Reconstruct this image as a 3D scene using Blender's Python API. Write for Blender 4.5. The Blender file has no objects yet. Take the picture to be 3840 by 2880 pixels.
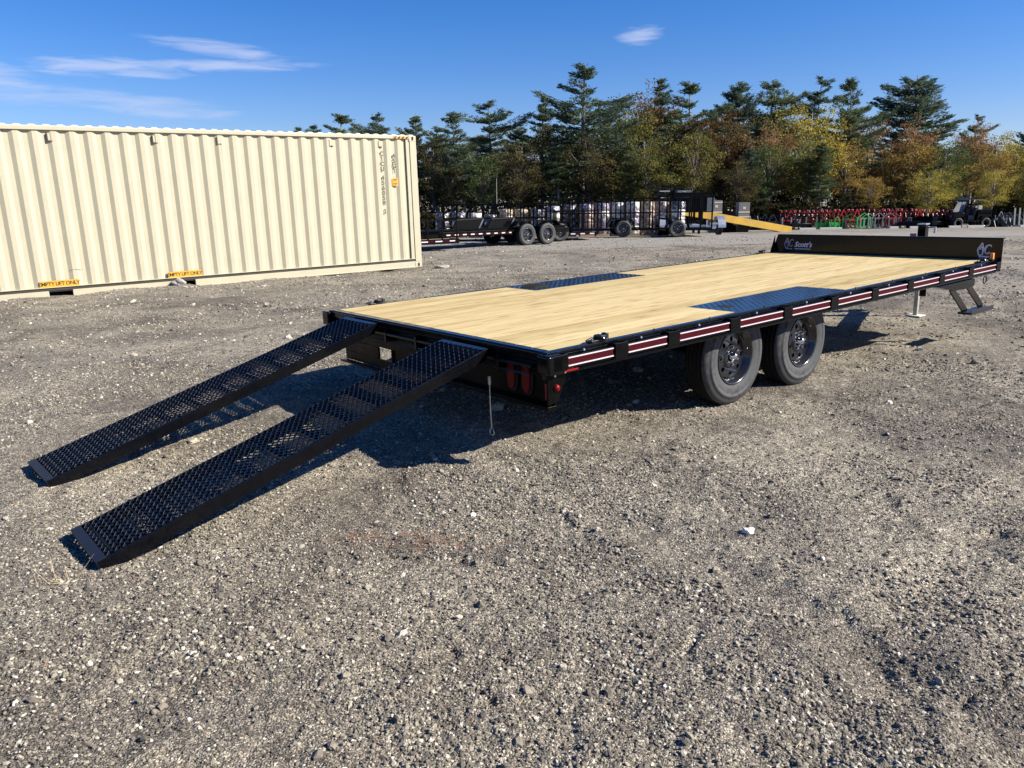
import bpy, math, random
import numpy as np
from mathutils import Vector, Matrix

R = math.radians
random.seed(7)
rng = np.random.default_rng(7)
sc = bpy.context.scene

# ------------------------------------------------------------------ camera
F_PX, PITCH, ROLL, CAM_H = 2861.944, 0.2365, -0.0135, 1.4468
cp, sp = math.cos(PITCH), math.sin(PITCH)
fwd = Vector((0, cp, -sp)); up0 = Vector((0, sp, cp)); rt0 = Vector((1, 0, 0))
cr, sr = math.cos(ROLL), math.sin(ROLL)
rt = cr * rt0 + sr * up0
up = -sr * rt0 + cr * up0
cam_d = bpy.data.cameras.new('camera')
cam = bpy.data.objects.new('camera', cam_d)
sc.collection.objects.link(cam)
cam.matrix_world = Matrix(((rt.x, up.x, -fwd.x, 0), (rt.y, up.y, -fwd.y, 0), (rt.z, up.z, -fwd.z, CAM_H), (0, 0, 0, 1)))
cam_d.sensor_width = 36
cam_d.lens = F_PX / 3840 * 36
cam_d.clip_start = 0.05
cam_d.clip_end = 6000
sc.camera = cam

# ------------------------------------------------------------------ sun, sky, exposure
SUN_EL = R(35.0)
sun_h = Vector((0.981, -0.193, 0)).normalized()
sun_dir = (sun_h * math.cos(SUN_EL) + Vector((0, 0, math.sin(SUN_EL)))).normalized()
sun_d = bpy.data.lights.new('sun', 'SUN')
sun_d.energy = 5.0
sun_d.angle = R(0.5)
sun_d.color = (1.0, 0.94, 0.83)
sun = bpy.data.objects.new('sun', sun_d)
sc.collection.objects.link(sun)
sun.rotation_euler = sun_dir.to_track_quat('Z', 'Y').to_euler()
sc.view_settings.view_transform = 'Standard'
sc.view_settings.look = 'None'
sc.view_settings.exposure = 1.05
sc.view_settings.gamma = 1
sc.view_settings.use_curve_mapping = False

world = bpy.data.worlds.new('World')
sc.world = world
world.use_nodes = True
wn, wl = world.node_tree.nodes, world.node_tree.links
wn.clear()


def wmath(op, a, b=None, c=None):
    n = wn.new('ShaderNodeMath'); n.operation = op
    for i, v in enumerate((a, b, c)):
        if v is None:
            continue
        if isinstance(v, (int, float)):
            n.inputs[i].default_value = v
        else:
            wl.new(v, n.inputs[i])
    return n.outputs[0]


wout = wn.new('ShaderNodeOutputWorld'); wbg = wn.new('ShaderNodeBackground')
sky = wn.new('ShaderNodeTexSky'); sky.sky_type = 'NISHITA'
sky.sun_disc = False
sky.sun_elevation = SUN_EL
sky.sun_rotation = math.atan2(sun_h.x, sun_h.y)
sky.altitude = 100; sky.air_density = 1.0; sky.dust_density = 0.35; sky.ozone_density = 3.0
hsv = wn.new('ShaderNodeHueSaturation'); hsv.inputs['Saturation'].default_value = 1.30
hsv.inputs['Value'].default_value = 0.86
tint = wn.new('ShaderNodeMix'); tint.data_type = 'RGBA'; tint.blend_type = 'MULTIPLY'; tint.inputs[0].default_value = 1.0
tint.inputs[7].default_value = (1.12, 1.12, 1.42, 1)
wl.new(sky.outputs[0], tint.inputs[6]); wl.new(tint.outputs[2], hsv.inputs['Color'])
tc = wn.new('ShaderNodeTexCoord'); sep = wn.new('ShaderNodeSeparateXYZ')
wl.new(tc.outputs['Generated'], sep.inputs[0])
az = wmath('MULTIPLY', wmath('ARCTAN2', sep.outputs[0], sep.outputs[1]), 57.2958)
el = wmath('MULTIPLY', wmath('ARCSINE', sep.outputs[2]), 57.2958)
comb = wn.new('ShaderNodeCombineXYZ')
wl.new(wmath('MULTIPLY', az, 0.30), comb.inputs[0]); wl.new(wmath('MULTIPLY', el, 2.2), comb.inputs[1])
cn = wn.new('ShaderNodeTexNoise'); cn.inputs['Scale'].default_value = 1.0
cn.inputs['Detail'].default_value = 7; cn.inputs['Roughness'].default_value = 0.52; cn.inputs['Distortion'].default_value = 0.6
wl.new(comb.outputs[0], cn.inputs['Vector'])
nz = wmath('MULTIPLY', wmath('SUBTRACT', cn.outputs['Fac'], 0.5), 2.3)
dens = None
# thin streak clouds: azimuth, elevation, half-width, half-height, slope, strength
CL = [(-26.0, 8.40, 5.2, 0.62, 0.01, 0.62), (-19.5, 8.80, 6.0, 0.42, 0.03, 0.62), (-19.3, 9.80, 4.6, 0.52, -0.09, 0.60),
      (-24.4, 6.25, 5.6, 0.75, -0.09, 0.45), (-32.3, 7.3, 3.4, 1.25, -0.22, 0.50), (9.1, 10.75, 1.6, 0.62, 0.05, 0.60),
      (-29.5, 6.4, 4.0, 0.3, -0.05, 0.3), (-22.0, 10.25, 2.4, 0.16, 0.0, 0.35)]
for a0, e0, wa, we, slope, st in CL:
    da = wmath('SUBTRACT', az, a0)
    de = wmath('SUBTRACT', wmath('SUBTRACT', el, e0), wmath('MULTIPLY', da, slope))
    q = wmath('ADD', wmath('POWER', wmath('ABSOLUTE', wmath('DIVIDE', da, wa)), 2.0),
              wmath('POWER', wmath('ABSOLUTE', wmath('DIVIDE', de, we)), 2.0))
    v = wmath('ADD', wmath('SUBTRACT', 1.0, wmath('MULTIPLY', q, 0.8)), nz)
    mr = wn.new('ShaderNodeMapRange'); mr.interpolation_type = 'SMOOTHSTEP'
    mr.inputs['From Min'].default_value = 0.0; mr.inputs['From Max'].default_value = 1.35
    mr.inputs['To Min'].default_value = 0.0; mr.inputs['To Max'].default_value = st
    wl.new(v, mr.inputs['Value'])
    # keep the noise from growing cloud far from its centre
    lim = wmath('LESS_THAN', q, 4.0)
    m2 = wmath('MULTIPLY', mr.outputs[0], lim)
    dens = m2 if dens is None else wmath('MAXIMUM', dens, m2)
mixc = wn.new('ShaderNodeMix'); mixc.data_type = 'RGBA'
wl.new(dens, mixc.inputs[0]); wl.new(hsv.outputs[0], mixc.inputs[6])
mixc.inputs[7].default_value = (5.6, 6.2, 8.2, 1)
wl.new(mixc.outputs[2], wbg.inputs['Color'])
wbg.inputs['Strength'].default_value = 0.057
wl.new(wbg.outputs[0], wout.inputs[0])


# ------------------------------------------------------------------ object helpers
def link(o, parent=None):
    sc.collection.objects.link(o)
    if parent is not None:
        o.parent = parent
    return o


def tag(o, label=None, cat=None, group=None, kind=None):
    if label: o['label'] = label
    if cat: o['category'] = cat
    if group: o['group'] = group
    if kind: o['kind'] = kind
    return o


def empty(name, loc=(0, 0, 0), rz=0.0, label=None, cat=None, group=None, mat=None):
    o = bpy.data.objects.new(name, None)
    o.empty_display_size = 0.2
    if mat is not None:
        o.matrix_world = mat
    else:
        o.location = loc; o.rotation_euler = (0, 0, rz)
    link(o)
    return tag(o, label, cat, group)


def copy_tree(o, parent=None):
    c = o.copy(); sc.collection.objects.link(c); c.parent = parent
    for ch in list(o.children):
        copy_tree(ch, c)
    return c


class MB:
    def __init__(s):
        s.v = []; s.f = []

    def add(s, vs, fs):
        n = len(s.v)
        s.v += [tuple(v) for v in vs]
        s.f += [tuple(i + n for i in f) for f in fs]
        return s

    def bb(s, x0, x1, y0, y1, z0, z1):
        vs = [(x0, y0, z0), (x1, y0, z0), (x1, y1, z0), (x0, y1, z0), (x0, y0, z1), (x1, y0, z1), (x1, y1, z1), (x0, y1, z1)]
        return s.add(vs, [(0, 3, 2, 1), (4, 5, 6, 7), (0, 1, 5, 4), (1, 2, 6, 5), (2, 3, 7, 6), (3, 0, 4, 7)])

    def bar(s, p, q, w, h, upv=(0, 0, 1)):
        p = Vector(p); q = Vector(q); d = (q - p).normalized()
        a = d.cross(Vector(upv))
        if a.length < 1e-4: a = d.cross(Vector((1, 0, 0)))
        a.normalize(); b = a.cross(d)
        vs = []
        for c in (p, q):
            for i, j in ((-1, -1), (1, -1), (1, 1), (-1, 1)):
                vs.append(c + a * (i * w / 2) + b * (j * h / 2))
        return s.add(vs, [(0, 1, 2, 3), (7, 6, 5, 4), (0, 4, 5, 1), (1, 5, 6, 2), (2, 6, 7, 3), (3, 7, 4, 0)])

    def tube(s, p, q, r, r2=None, n=8, cap=True):
        p = Vector(p); q = Vector(q); d = (q - p).normalized(); r2 = r if r2 is None else r2
        a = d.orthogonal().normalized(); b = d.cross(a)
        vs = []
        for c, rr in ((p, r), (q, r2)):
            for i in range(n):
                t = 2 * math.pi * i / n
                vs.append(c + (a * math.cos(t) + b * math.sin(t)) * rr)
        fs = [(i, (i + 1) % n, n + (i + 1) % n, n + i) for i in range(n)]
        if cap: fs += [tuple(range(n - 1, -1, -1)), tuple(range(n, 2 * n))]
        return s.add(vs, fs)

    def path(s, pts, r, n=6):
        for a, b in zip(pts[:-1], pts[1:]): s.tube(a, b, r, n=n)
        return s

    def prism(s, pts, axis, a, b):
        # pts in the two remaining axes order, extruded along axis from a to b
        def mk(u, v, w):
            return {'x': (w, u, v), 'y': (u, w, v), 'z': (u, v, w)}[axis]
        n = len(pts)
        vs = [mk(u, v, a) for u, v in pts] + [mk(u, v, b) for u, v in pts]
        fs = [tuple(range(n)), tuple(range(2 * n - 1, n - 1, -1))] + [(i, n + i, n + (i + 1) % n, (i + 1) % n) for i in range(n)]
        return s.add(vs, fs)

    def lathe(s, prof, axis='y', c=(0, 0, 0), n=40, closed=False):
        vs = []
        for r, a in prof:
            for i in range(n):
                t = 2 * math.pi * i / n
                u, v = r * math.cos(t), r * math.sin(t)
                p = {'y': (u, a, v), 'z': (u, v, a), 'x': (a, u, v)}[axis]
                vs.append((p[0] + c[0], p[1] + c[1], p[2] + c[2]))
        fs = []
        m = len(prof)
        for k in range(m if closed else m - 1):
            k2 = (k + 1) % m
            for i in range(n):
                j = (i + 1) % n
                fs.append((k * n + i, k * n + j, k2 * n + j, k2 * n + i))
        return s.add(vs, fs)

    def torus(s, c, R1, r, axis='y', n=20, m=8, a0=0, a1=2 * math.pi):
        full = abs(a1 - a0 - 2 * math.pi) < 1e-6
        vs = []
        N = n if full else n + 1
        for i in range(N):
            t = a0 + (a1 - a0) * i / n
            for j in range(m):
                p = 2 * math.pi * j / m
                rr = R1 + r * math.cos(p); a = r * math.sin(p)
                u, v = rr * math.cos(t), rr * math.sin(t)
                q = {'y': (u, a, v), 'z': (u, v, a), 'x': (a, u, v)}[axis]
                vs.append((q[0] + c[0], q[1] + c[1], q[2] + c[2]))
        fs = []
        for i in range(n):
            i2 = (i + 1) % N
            for j in range(m):
                j2 = (j + 1) % m
                fs.append((i * m + j, i * m + j2, i2 * m + j2, i2 * m + j))
        return s.add(vs, fs)

    def mesh(s, name, mat, smooth=False):
        me = bpy.data.meshes.new(name)
        me.from_pydata(s.v, [], s.f)
        if mat is not None: me.materials.append(mat)
        import bmesh
        b = bmesh.new(); b.from_mesh(me)
        bmesh.ops.recalc_face_normals(b, faces=b.faces)
        b.to_mesh(me); b.free()
        if smooth: me.polygons.foreach_set('use_smooth', [True] * len(me.polygons))
        me.update()
        return me

    def build(s, name, mat, parent=None, smooth=False, bevel=0.0, seg=2, angle=None):
        o = bpy.data.objects.new(name, s.mesh(name, mat, smooth or bevel > 0))
        link(o, parent)
        if bevel > 0:
            m = o.modifiers.new('bevel', 'BEVEL'); m.width = bevel; m.segments = seg; m.limit_method = 'ANGLE'; m.angle_limit = R(40)
            m.harden_normals = True
        elif smooth:
            me = o.data
            try:
                me.set_sharp_from_angle(angle=R(angle if angle else 38))
            except Exception:
                pass
        return o


def text_obj(name, body, size, mat, parent, M, extrude=0.0006, shear=0.0, align='CENTER', space=1.0, bold=0.0):
    cu = bpy.data.curves.new(name, 'FONT')
    cu.body = body; cu.size = size; cu.extrude = extrude; cu.shear = shear
    cu.align_x = align; cu.align_y = 'CENTER'; cu.space_character = space; cu.offset = bold
    cu.resolution_u = 3
    cu.materials.append(mat)
    tmp = bpy.data.objects.new(name + '_src', cu)
    sc.collection.objects.link(tmp)
    bpy.context.view_layer.update()
    me_ = bpy.data.meshes.new_from_object(tmp.evaluated_get(bpy.context.evaluated_depsgraph_get()))
    bpy.data.objects.remove(tmp); bpy.data.curves.remove(cu)
    me_.name = name
    o = bpy.data.objects.new(name, me_)
    link(o, parent)
    o.matrix_local = M
    return o


# ------------------------------------------------------------------ materials
def newmat(name):
    m = bpy.data.materials.new(name); m.use_nodes = True
    nt = m.node_tree
    return m, nt.nodes, nt.links, nt.nodes['Principled BSDF']


def basic(name, col, rough=0.5, metal=0.0, var=0.0, scale=30.0, bump=0.0, coat=0.0, dirt=0.0, spec=None, rvar=0.0):
    m, N, L, b = newmat(name)
    b.inputs['Base Color'].default_value = (*col, 1)
    b.inputs['Roughness'].default_value = rough
    b.inputs['Metallic'].default_value = metal
    if coat: b.inputs['Coat Weight'].default_value = coat; b.inputs['Coat Roughness'].default_value = 0.08
    if spec is not None: b.inputs['Specular IOR Level'].default_value = spec
    tcn = N.new('ShaderNodeTexCoord')
    if var or bump or dirt or rvar:
        nz_ = N.new('ShaderNodeTexNoise'); nz_.inputs['Scale'].default_value = scale; nz_.inputs['Detail'].default_value = 6
        nz_.inputs['Roughness'].default_value = 0.65
        L.new(tcn.outputs['Object'], nz_.inputs['Vector'])
        if var or dirt:
            ramp = N.new('ShaderNodeMix'); ramp.data_type = 'RGBA'
            ramp.inputs[6].default_value = (*[c * (1 - var) for c in col], 1)
            ramp.inputs[7].default_value = (*[min(1, c * (1 + var)) for c in col], 1)
            mr_ = N.new('ShaderNodeMapRange'); mr_.inputs[1].default_value = 0.3; mr_.inputs[2].default_value = 0.7
            L.new(nz_.outputs['Fac'], mr_.inputs[0]); L.new(mr_.outputs[0], ramp.inputs[0])
            last = ramp.outputs[2]
            if dirt:
                n2 = N.new('ShaderNodeTexNoise'); n2.inputs['Scale'].default_value = scale * 0.22; n2.inputs['Detail'].default_value = 8
                n2.inputs['Roughness'].default_value = 0.7
                L.new(tcn.outputs['Object'], n2.inputs['Vector'])
                m2_ = N.new('ShaderNodeMapRange'); m2_.inputs[1].default_value = 0.48; m2_.inputs[2].default_value = 0.72; m2_.inputs[4].default_value = dirt
                L.new(n2.outputs['Fac'], m2_.inputs[0])
                mx = N.new('ShaderNodeMix'); mx.data_type = 'RGBA'; mx.inputs[7].default_value = (0.2, 0.17, 0.13, 1)
                L.new(m2_.outputs[0], mx.inputs[0]); L.new(last, mx.inputs[6]); last = mx.outputs[2]
            L.new(last, b.inputs['Base Color'])
        if rvar:
            m3 = N.new('ShaderNodeMapRange'); m3.inputs[1].default_value = 0.3; m3.inputs[2].default_value = 0.7
            m3.inputs[3].default_value = max(0.02, rough - rvar); m3.inputs[4].default_value = rough + rvar
            L.new(nz_.outputs['Fac'], m3.inputs[0]); L.new(m3.outputs[0], b.inputs['Roughness'])
        if bump:
            bp = N.new('ShaderNodeBump'); bp.inputs['Strength'].default_value = 0.6; bp.inputs['Distance'].default_value = bump
            L.new(nz_.outputs['Fac'], bp.inputs['Height']); L.new(bp.outputs[0], b.inputs['Normal'])
    return m


M_black = basic('black_gloss_paint', (0.003, 0.0033, 0.0045), 0.14, var=0.3, scale=18, spec=0.24, rvar=0.05)
M_blackd = basic('black_dusty_paint', (0.0022, 0.0022, 0.0022), 0.34, var=0.3, scale=14, dirt=0.012, rvar=0.1, spec=0.10)
M_steelblk = basic('black_satin_steel', (0.012, 0.012, 0.014), 0.36, var=0.3, scale=40, rvar=0.1)
M_mesh = basic('black_mesh_paint', (0.005, 0.007, 0.013), 0.20, coat=0.6)
M_chrome = basic('chrome', (0.75, 0.75, 0.76), 0.12, metal=1.0)
M_zinc = basic('zinc_steel', (0.55, 0.56, 0.56), 0.38, metal=0.9, var=0.15, scale=30)
M_galv = basic('galvanized_steel', (0.42, 0.44, 0.47), 0.42, metal=0.75, var=0.15, scale=8)
M_grime = basic('dusty_zinc_leg', (0.34, 0.34, 0.29), 0.55, metal=0.3, var=0.2, scale=20)
M_rim = basic('black_rim_paint', (0.012, 0.013, 0.018), 0.24, coat=0.5, var=0.2, scale=20)
M_red_refl = basic('red_reflective_tape', (0.045, 0.0015, 0.005), 0.6, var=0.25, scale=60, spec=0.08)
M_redlens = basic('red_lens', (0.13, 0.004, 0.005), 0.3, spec=0.15)
M_redsheet = basic('red_reflector', (0.26, 0.006, 0.009), 0.25)
M_white_tape = basic('white_tape', (0.60, 0.51, 0.54), 0.5)
M_amber = basic('amber_lens', (0.75, 0.25, 0.06), 0.25)
M_decal = basic('silver_decal', (0.55, 0.55, 0.66), 0.5)
M_decald = basic('dim_silver_decal', (0.20, 0.20, 0.30), 0.5)
M_cream = basic('cream_container_paint', (0.425, 0.392, 0.280), 0.42, var=0.035, scale=3.0, rvar=0.06)
M_cream2 = basic('cream_roof_paint', (0.50, 0.47, 0.36), 0.45, var=0.03, scale=4)
M_seam_shade = basic('seam_shade_paint', (0.035, 0.030, 0.022), 0.7, var=0.2, scale=9)  # near-black colour standing for shadow under the wall flange and at the vents
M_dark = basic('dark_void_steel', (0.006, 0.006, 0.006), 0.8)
M_yellow_decal = basic('orange_yellow_decal', (0.62, 0.31, 0.02), 0.5)
M_blackink = basic('black_ink', (0.02, 0.018, 0.015), 0.6)
M_greyink = basic('grey_ink', (0.16, 0.15, 0.12), 0.6)
M_yellow = basic('yellow_ramp_paint', (0.55, 0.33, 0.035), 0.5, var=0.12, scale=3, dirt=0.3)
M_red = basic('red_implement_paint', (0.30, 0.007, 0.012), 0.4, var=0.2, scale=9)
M_green = basic('green_implement_paint', (0.01, 0.26, 0.035), 0.4, var=0.2, scale=9)
M_greyimp = basic('grey_implement_paint', (0.10, 0.11, 0.12), 0.45, var=0.3, scale=9)
M_white = basic('white_board', (0.55, 0.54, 0.51), 0.6, var=0.08, scale=9)
M_concrete = basic('pale_concrete', (0.52, 0.52, 0.49), 0.8, var=0.12, scale=9)
M_pallet = basic('pallet_wood', (0.28, 0.20, 0.12), 0.8, var=0.2, scale=9)
M_glass, N, L, b = newmat('windshield_glass')
b.inputs['Base Color'].default_value = (0.7, 0.75, 0.75, 1); b.inputs['Roughness'].default_value = 0.05
b.inputs['Transmission Weight'].default_value = 0.85
M_seat = basic('dark_seat', (0.03, 0.035, 0.05), 0.6)
M_pink = basic('pink_tag', (0.45, 0.12, 0.18), 0.6)


def film(name, col):
    m, N, L, b = newmat(name)
    t = N.new('ShaderNodeTexCoord'); n = N.new('ShaderNodeTexNoise'); n.inputs['Scale'].default_value = 6; n.inputs['Detail'].default_value = 5
    L.new(t.outputs['Object'], n.inputs['Vector'])
    cr_ = N.new('ShaderNodeValToRGB')
    e = cr_.color_ramp.elements
    e[0].position = 0.35; e[0].color = (*[c * 0.35 for c in col], 1)
    e[1].position = 0.72; e[1].color = (0.75, 0.74, 0.76, 1)  # white patches paint the plastic film's highlights into the colour
    x_ = cr_.color_ramp.elements.new(0.55); x_.color = (*col, 1)
    L.new(n.outputs['Fac'], cr_.inputs[0]); L.new(cr_.outputs[0], b.inputs['Base Color'])
    b.inputs['Roughness'].default_value = 0.22
    bp = N.new('ShaderNodeBump'); bp.inputs['Distance'].default_value = 0.08; bp.inputs['Strength'].default_value = 0.8
    L.new(n.outputs['Fac'], bp.inputs['Height']); L.new(bp.outputs[0], b.inputs['Normal'])
    return m


M_film = [film('film_wrapped_brown', (0.34, 0.24, 0.20)), film('film_wrapped_purple', (0.24, 0.20, 0.26)),
          film('film_wrapped_white', (0.55, 0.53, 0.48)), film('film_wrapped_dark', (0.06, 0.06, 0.08)),
          film('film_wrapped_tan', (0.36, 0.27, 0.17))]

# tyre: dusty sidewall
M_tyre, N, L, b = newmat('dusty_rubber')
t = N.new('ShaderNodeTexCoord'); n = N.new('ShaderNodeTexNoise'); n.inputs['Scale'].default_value = 26; n.inputs['Detail'].default_value = 8
L.new(t.outputs['Object'], n.inputs['Vector'])
n0 = N.new('ShaderNodeTexNoise'); n0.inputs['Scale'].default_value = 5; n0.inputs['Detail'].default_value = 4
L.new(t.outputs['Object'], n0.inputs['Vector'])
ad = N.new('ShaderNodeMath'); ad.operation = 'ADD'; L.new(n.outputs['Fac'], ad.inputs[0]); L.new(n0.outputs['Fac'], ad.inputs[1])
cr_ = N.new('ShaderNodeValToRGB'); cr_.color_ramp.elements[0].position = 0.75; cr_.color_ramp.elements[0].color = (0.015, 0.016, 0.018, 1)
cr_.color_ramp.elements[1].position = 1.25; cr_.color_ramp.elements[1].color = (0.046, 0.047, 0.048, 1)
dv = N.new('ShaderNodeMath'); dv.operation = 'MULTIPLY'; dv.inputs[1].default_value = 1.0
L.new(ad.outputs[0], dv.inputs[0]); L.new(dv.outputs[0], cr_.inputs[0]); L.new(cr_.outputs[0], b.inputs['Base Color'])
b.inputs['Roughness'].default_value = 0.72

# pine deck boards: grain along x, knots
M_wood, N, L, b = newmat('yellow_pine_boards')
t = N.new('ShaderNodeTexCoord'); oi = N.new('ShaderNodeObjectInfo')
mp = N.new('ShaderNodeMapping'); mp.inputs['Scale'].default_value = (0.55, 9.0, 9.0)
off = N.new('ShaderNodeVectorMath'); off.operation = 'ADD'
cmb = N.new('ShaderNodeCombineXYZ'); mu = N.new('ShaderNodeMath'); mu.operation = 'MULTIPLY'; mu.inputs[1].default_value = 37.0
L.new(oi.outputs['Random'], mu.inputs[0]); L.new(mu.outputs[0], cmb.inputs[0]); L.new(mu.outputs[0], cmb.inputs[2])
L.new(t.outputs['Object'], mp.inputs['Vector']); L.new(mp.outputs[0], off.inputs[0]); L.new(cmb.outputs[0], off.inputs[1])
g1 = N.new('ShaderNodeTexNoise'); g1.inputs['Scale'].default_value = 4.5; g1.inputs['Detail'].default_value = 7; g1.inputs['Roughness'].default_value = 0.62
g1.inputs['Distortion'].default_value = 0.8
L.new(off.outputs[0], g1.inputs['Vector'])
wr = N.new('ShaderNodeValToRGB'); e = wr.color_ramp.elements
e[0].position = 0.36; e[0].color = (0.34, 0.205, 0.075, 1); e[1].position = 0.62; e[1].color = (0.555, 0.435, 0.205, 1)
x_ = e.new(0.46); x_.color = (0.50, 0.375, 0.155, 1)
L.new(g1.outputs['Fac'], wr.inputs[0])
# knots and dark streaks
kmap = N.new('ShaderNodeMapping'); kmap.inputs['Scale'].default_value = (1.0, 6.0, 1.0)
koff = N.new('ShaderNodeVectorMath'); koff.operation = 'ADD'
L.new(t.outputs['Object'], kmap.inputs['Vector']); L.new(kmap.outputs[0], koff.inputs[0]); L.new(cmb.outputs[0], koff.inputs[1])
kv = N.new('ShaderNodeTexVoronoi'); kv.inputs['Scale'].default_value = 2.6; kv.inputs['Randomness'].default_value = 1.0
L.new(koff.outputs[0], kv.inputs['Vector'])
kr = N.new('ShaderNodeMapRange'); kr.inputs[1].default_value = 0.05; kr.inputs[2].default_value = 0.22; kr.inputs[3].default_value = 0.9; kr.inputs[4].default_value = 0.0
L.new(kv.outputs['Distance'], kr.inputs[0])
ks = N.new('ShaderNodeSeparateColor'); L.new(kv.outputs['Color'], ks.inputs[0])
kg = N.new('ShaderNodeMath'); kg.operation = 'GREATER_THAN'; kg.inputs[1].default_value = 0.5; L.new(ks.outputs[0], kg.inputs[0])
km = N.new('ShaderNodeMath'); km.operation = 'MULTIPLY'; L.new(kr.outputs[0], km.inputs[0]); L.new(kg.outputs[0], km.inputs[1])
kx = N.new('ShaderNodeMix'); kx.data_type = 'RGBA'; kx.inputs[7].default_value = (0.24, 0.13, 0.055, 1)
L.new(km.outputs[0], kx.inputs[0]); L.new(wr.outputs[0], kx.inputs[6])
hs = N.new('ShaderNodeHueSaturation')
mr1 = N.new('ShaderNodeMapRange'); mr1.inputs[3].default_value = 0.82; mr1.inputs[4].default_value = 1.14; L.new(oi.outputs['Random'], mr1.inputs[0])
mr2 = N.new('ShaderNodeMapRange'); mr2.inputs[3].default_value = 1.06; mr2.inputs[4].default_value = 0.92; L.new(oi.outputs['Random'], mr2.inputs[0])
L.new(mr1.outputs[0], hs.inputs['Value']); L.new(mr2.outputs[0], hs.inputs['Saturation'])
L.new(kx.outputs[2], hs.inputs['Color']); L.new(hs.outputs[0], b.inputs['Base Color'])
b.inputs['Roughness'].default_value = 0.62
bp = N.new('ShaderNodeBump'); bp.inputs['Distance'].default_value = 0.0015; L.new(g1.outputs['Fac'], bp.inputs['Height']); L.new(bp.outputs[0], b.inputs['Normal'])

# treadplate base
M_plate = basic('black_treadplate', (0.012, 0.016, 0.026), 0.30, coat=0.7, var=0.3, scale=12, rvar=0.08)


# ------------------------------------------------------------------ ground height
def _hash(ix, iy, seed):
    h = (ix.astype(np.int64) * 374761393 + iy.astype(np.int64) * 668265263 + seed * 1442695041) & 0xFFFFFFFF
    h = ((h ^ (h >> 13)) * 1274126177) & 0xFFFFFFFF
    return ((h ^ (h >> 16)) & 0xFFFFFF) / float(0xFFFFFF)


def vnoise(x, y, seed):
    ix = np.floor(x); iy = np.floor(y); fx = x - ix; fy = y - iy
    fx = fx * fx * fx * (fx * (fx * 6 - 15) + 10); fy = fy * fy * fy * (fy * (fy * 6 - 15) + 10)
    a = _hash(ix, iy, seed); b_ = _hash(ix + 1, iy, seed); c = _hash(ix, iy + 1, seed); d = _hash(ix + 1, iy + 1, seed)
    return (a * (1 - fx) + b_ * fx) * (1 - fy) + (c * (1 - fx) + d * fx) * fy * 1.0 - 0.5


def sstep(a, b_, x):
    t_ = np.clip((x - a) / (b_ - a), 0, 1)
    return t_ * t_ * (3 - 2 * t_)


def gz(x, y, fine=True):
    x = np.asarray(x, float); y = np.asarray(y, float)
    r = np.hypot(x, y)
    z = 0.020 * vnoise(x * 0.45 + 3, y * 0.45, 1) + 0.012 * vnoise(x * 1.3, y * 1.3, 2)
    # shallow dip where the ramp feet rest
    z -= 0.050 * np.exp(-(((x + 2.15) / 1.1) ** 2 + ((y - 3.45) / 0.95) ** 2))
    # heap of gravel along the container's foot
    cx, cy = -2.0009, 17.4889
    s_ = -((x - cx) * 0.7975 + (y - cy) * 0.6033); dn = (x - cx) * 0.6033 - (y - cy) * 0.7975
    heap = (-0.040 + 0.05 * vnoise(s_ * 2.3, dn * 2.0, 9) + 0.05 * vnoise(s_ * 0.7, dn * 0.5, 10)) * np.exp(-((dn - 0.05) / 0.55) ** 2) * sstep(-0.6, 0.3, s_)
    z += heap
    # the yard falls away gently towards the wood
    z -= 0.0344 * np.clip(y - 30, 0, 30) * 1.0
    if fine:
        k = np.clip(1 - (r - 9) / 16, 0, 1)
        wx = x + 0.25 * vnoise(x * 1.7, y * 1.7, 11); wy = y + 0.25 * vnoise(x * 1.7, y * 1.7, 12)
        z += k * 0.016 * vnoise(wx * 3.6, wy * 3.6, 3)
        patch = sstep(-0.12, 0.22, vnoise(x * 0.9 + 7, y * 0.9, 14))
        rid = np.abs(vnoise(wx * 5.2 + 9, wy * 5.2, 5))
        z += k * (-0.021 * np.exp(-(rid / 0.020) ** 2)) * patch * sstep(0.02, 0.2, vnoise(x * 3.1, y * 3.1, 41)) * sstep(-0.1, 0.15, vnoise(x * 9, y * 9, 42))
        cl = vnoise(wx * 2.3 + 5, wy * 2.3, 17)
        z += k * 0.013 * sstep(0.06, 0.22, cl + 0.25 * vnoise(x * 14, y * 14, 43))
        z += k * 0.011 * vnoise(x * 13, y * 13, 6) + np.clip(1 - (r - 5) / 8, 0, 1) * 0.0075 * vnoise(x * 34, y * 34, 7)
        z += np.clip(1 - (r - 3) / 4, 0, 1) * 0.007 * vnoise(x * 75, y * 75, 8)
        # wheel ruts sweeping across the yard
        for (px_, py_, rr) in ((14.0, -9.0, 15.2), (14.0, -9.0, 17.0), (-9.0, -3.0, 11.4)):
            d_ = np.hypot(x - px_, y - py_) - rr
            z += k * (-0.014 * np.exp(-(d_ / 0.10) ** 2) + 0.008 * np.exp(-((np.abs(d_) - 0.2) / 0.07) ** 2))
    return z


def gz1(x, y):
    return float(gz(np.array([x]), np.array([y]))[0])


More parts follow.
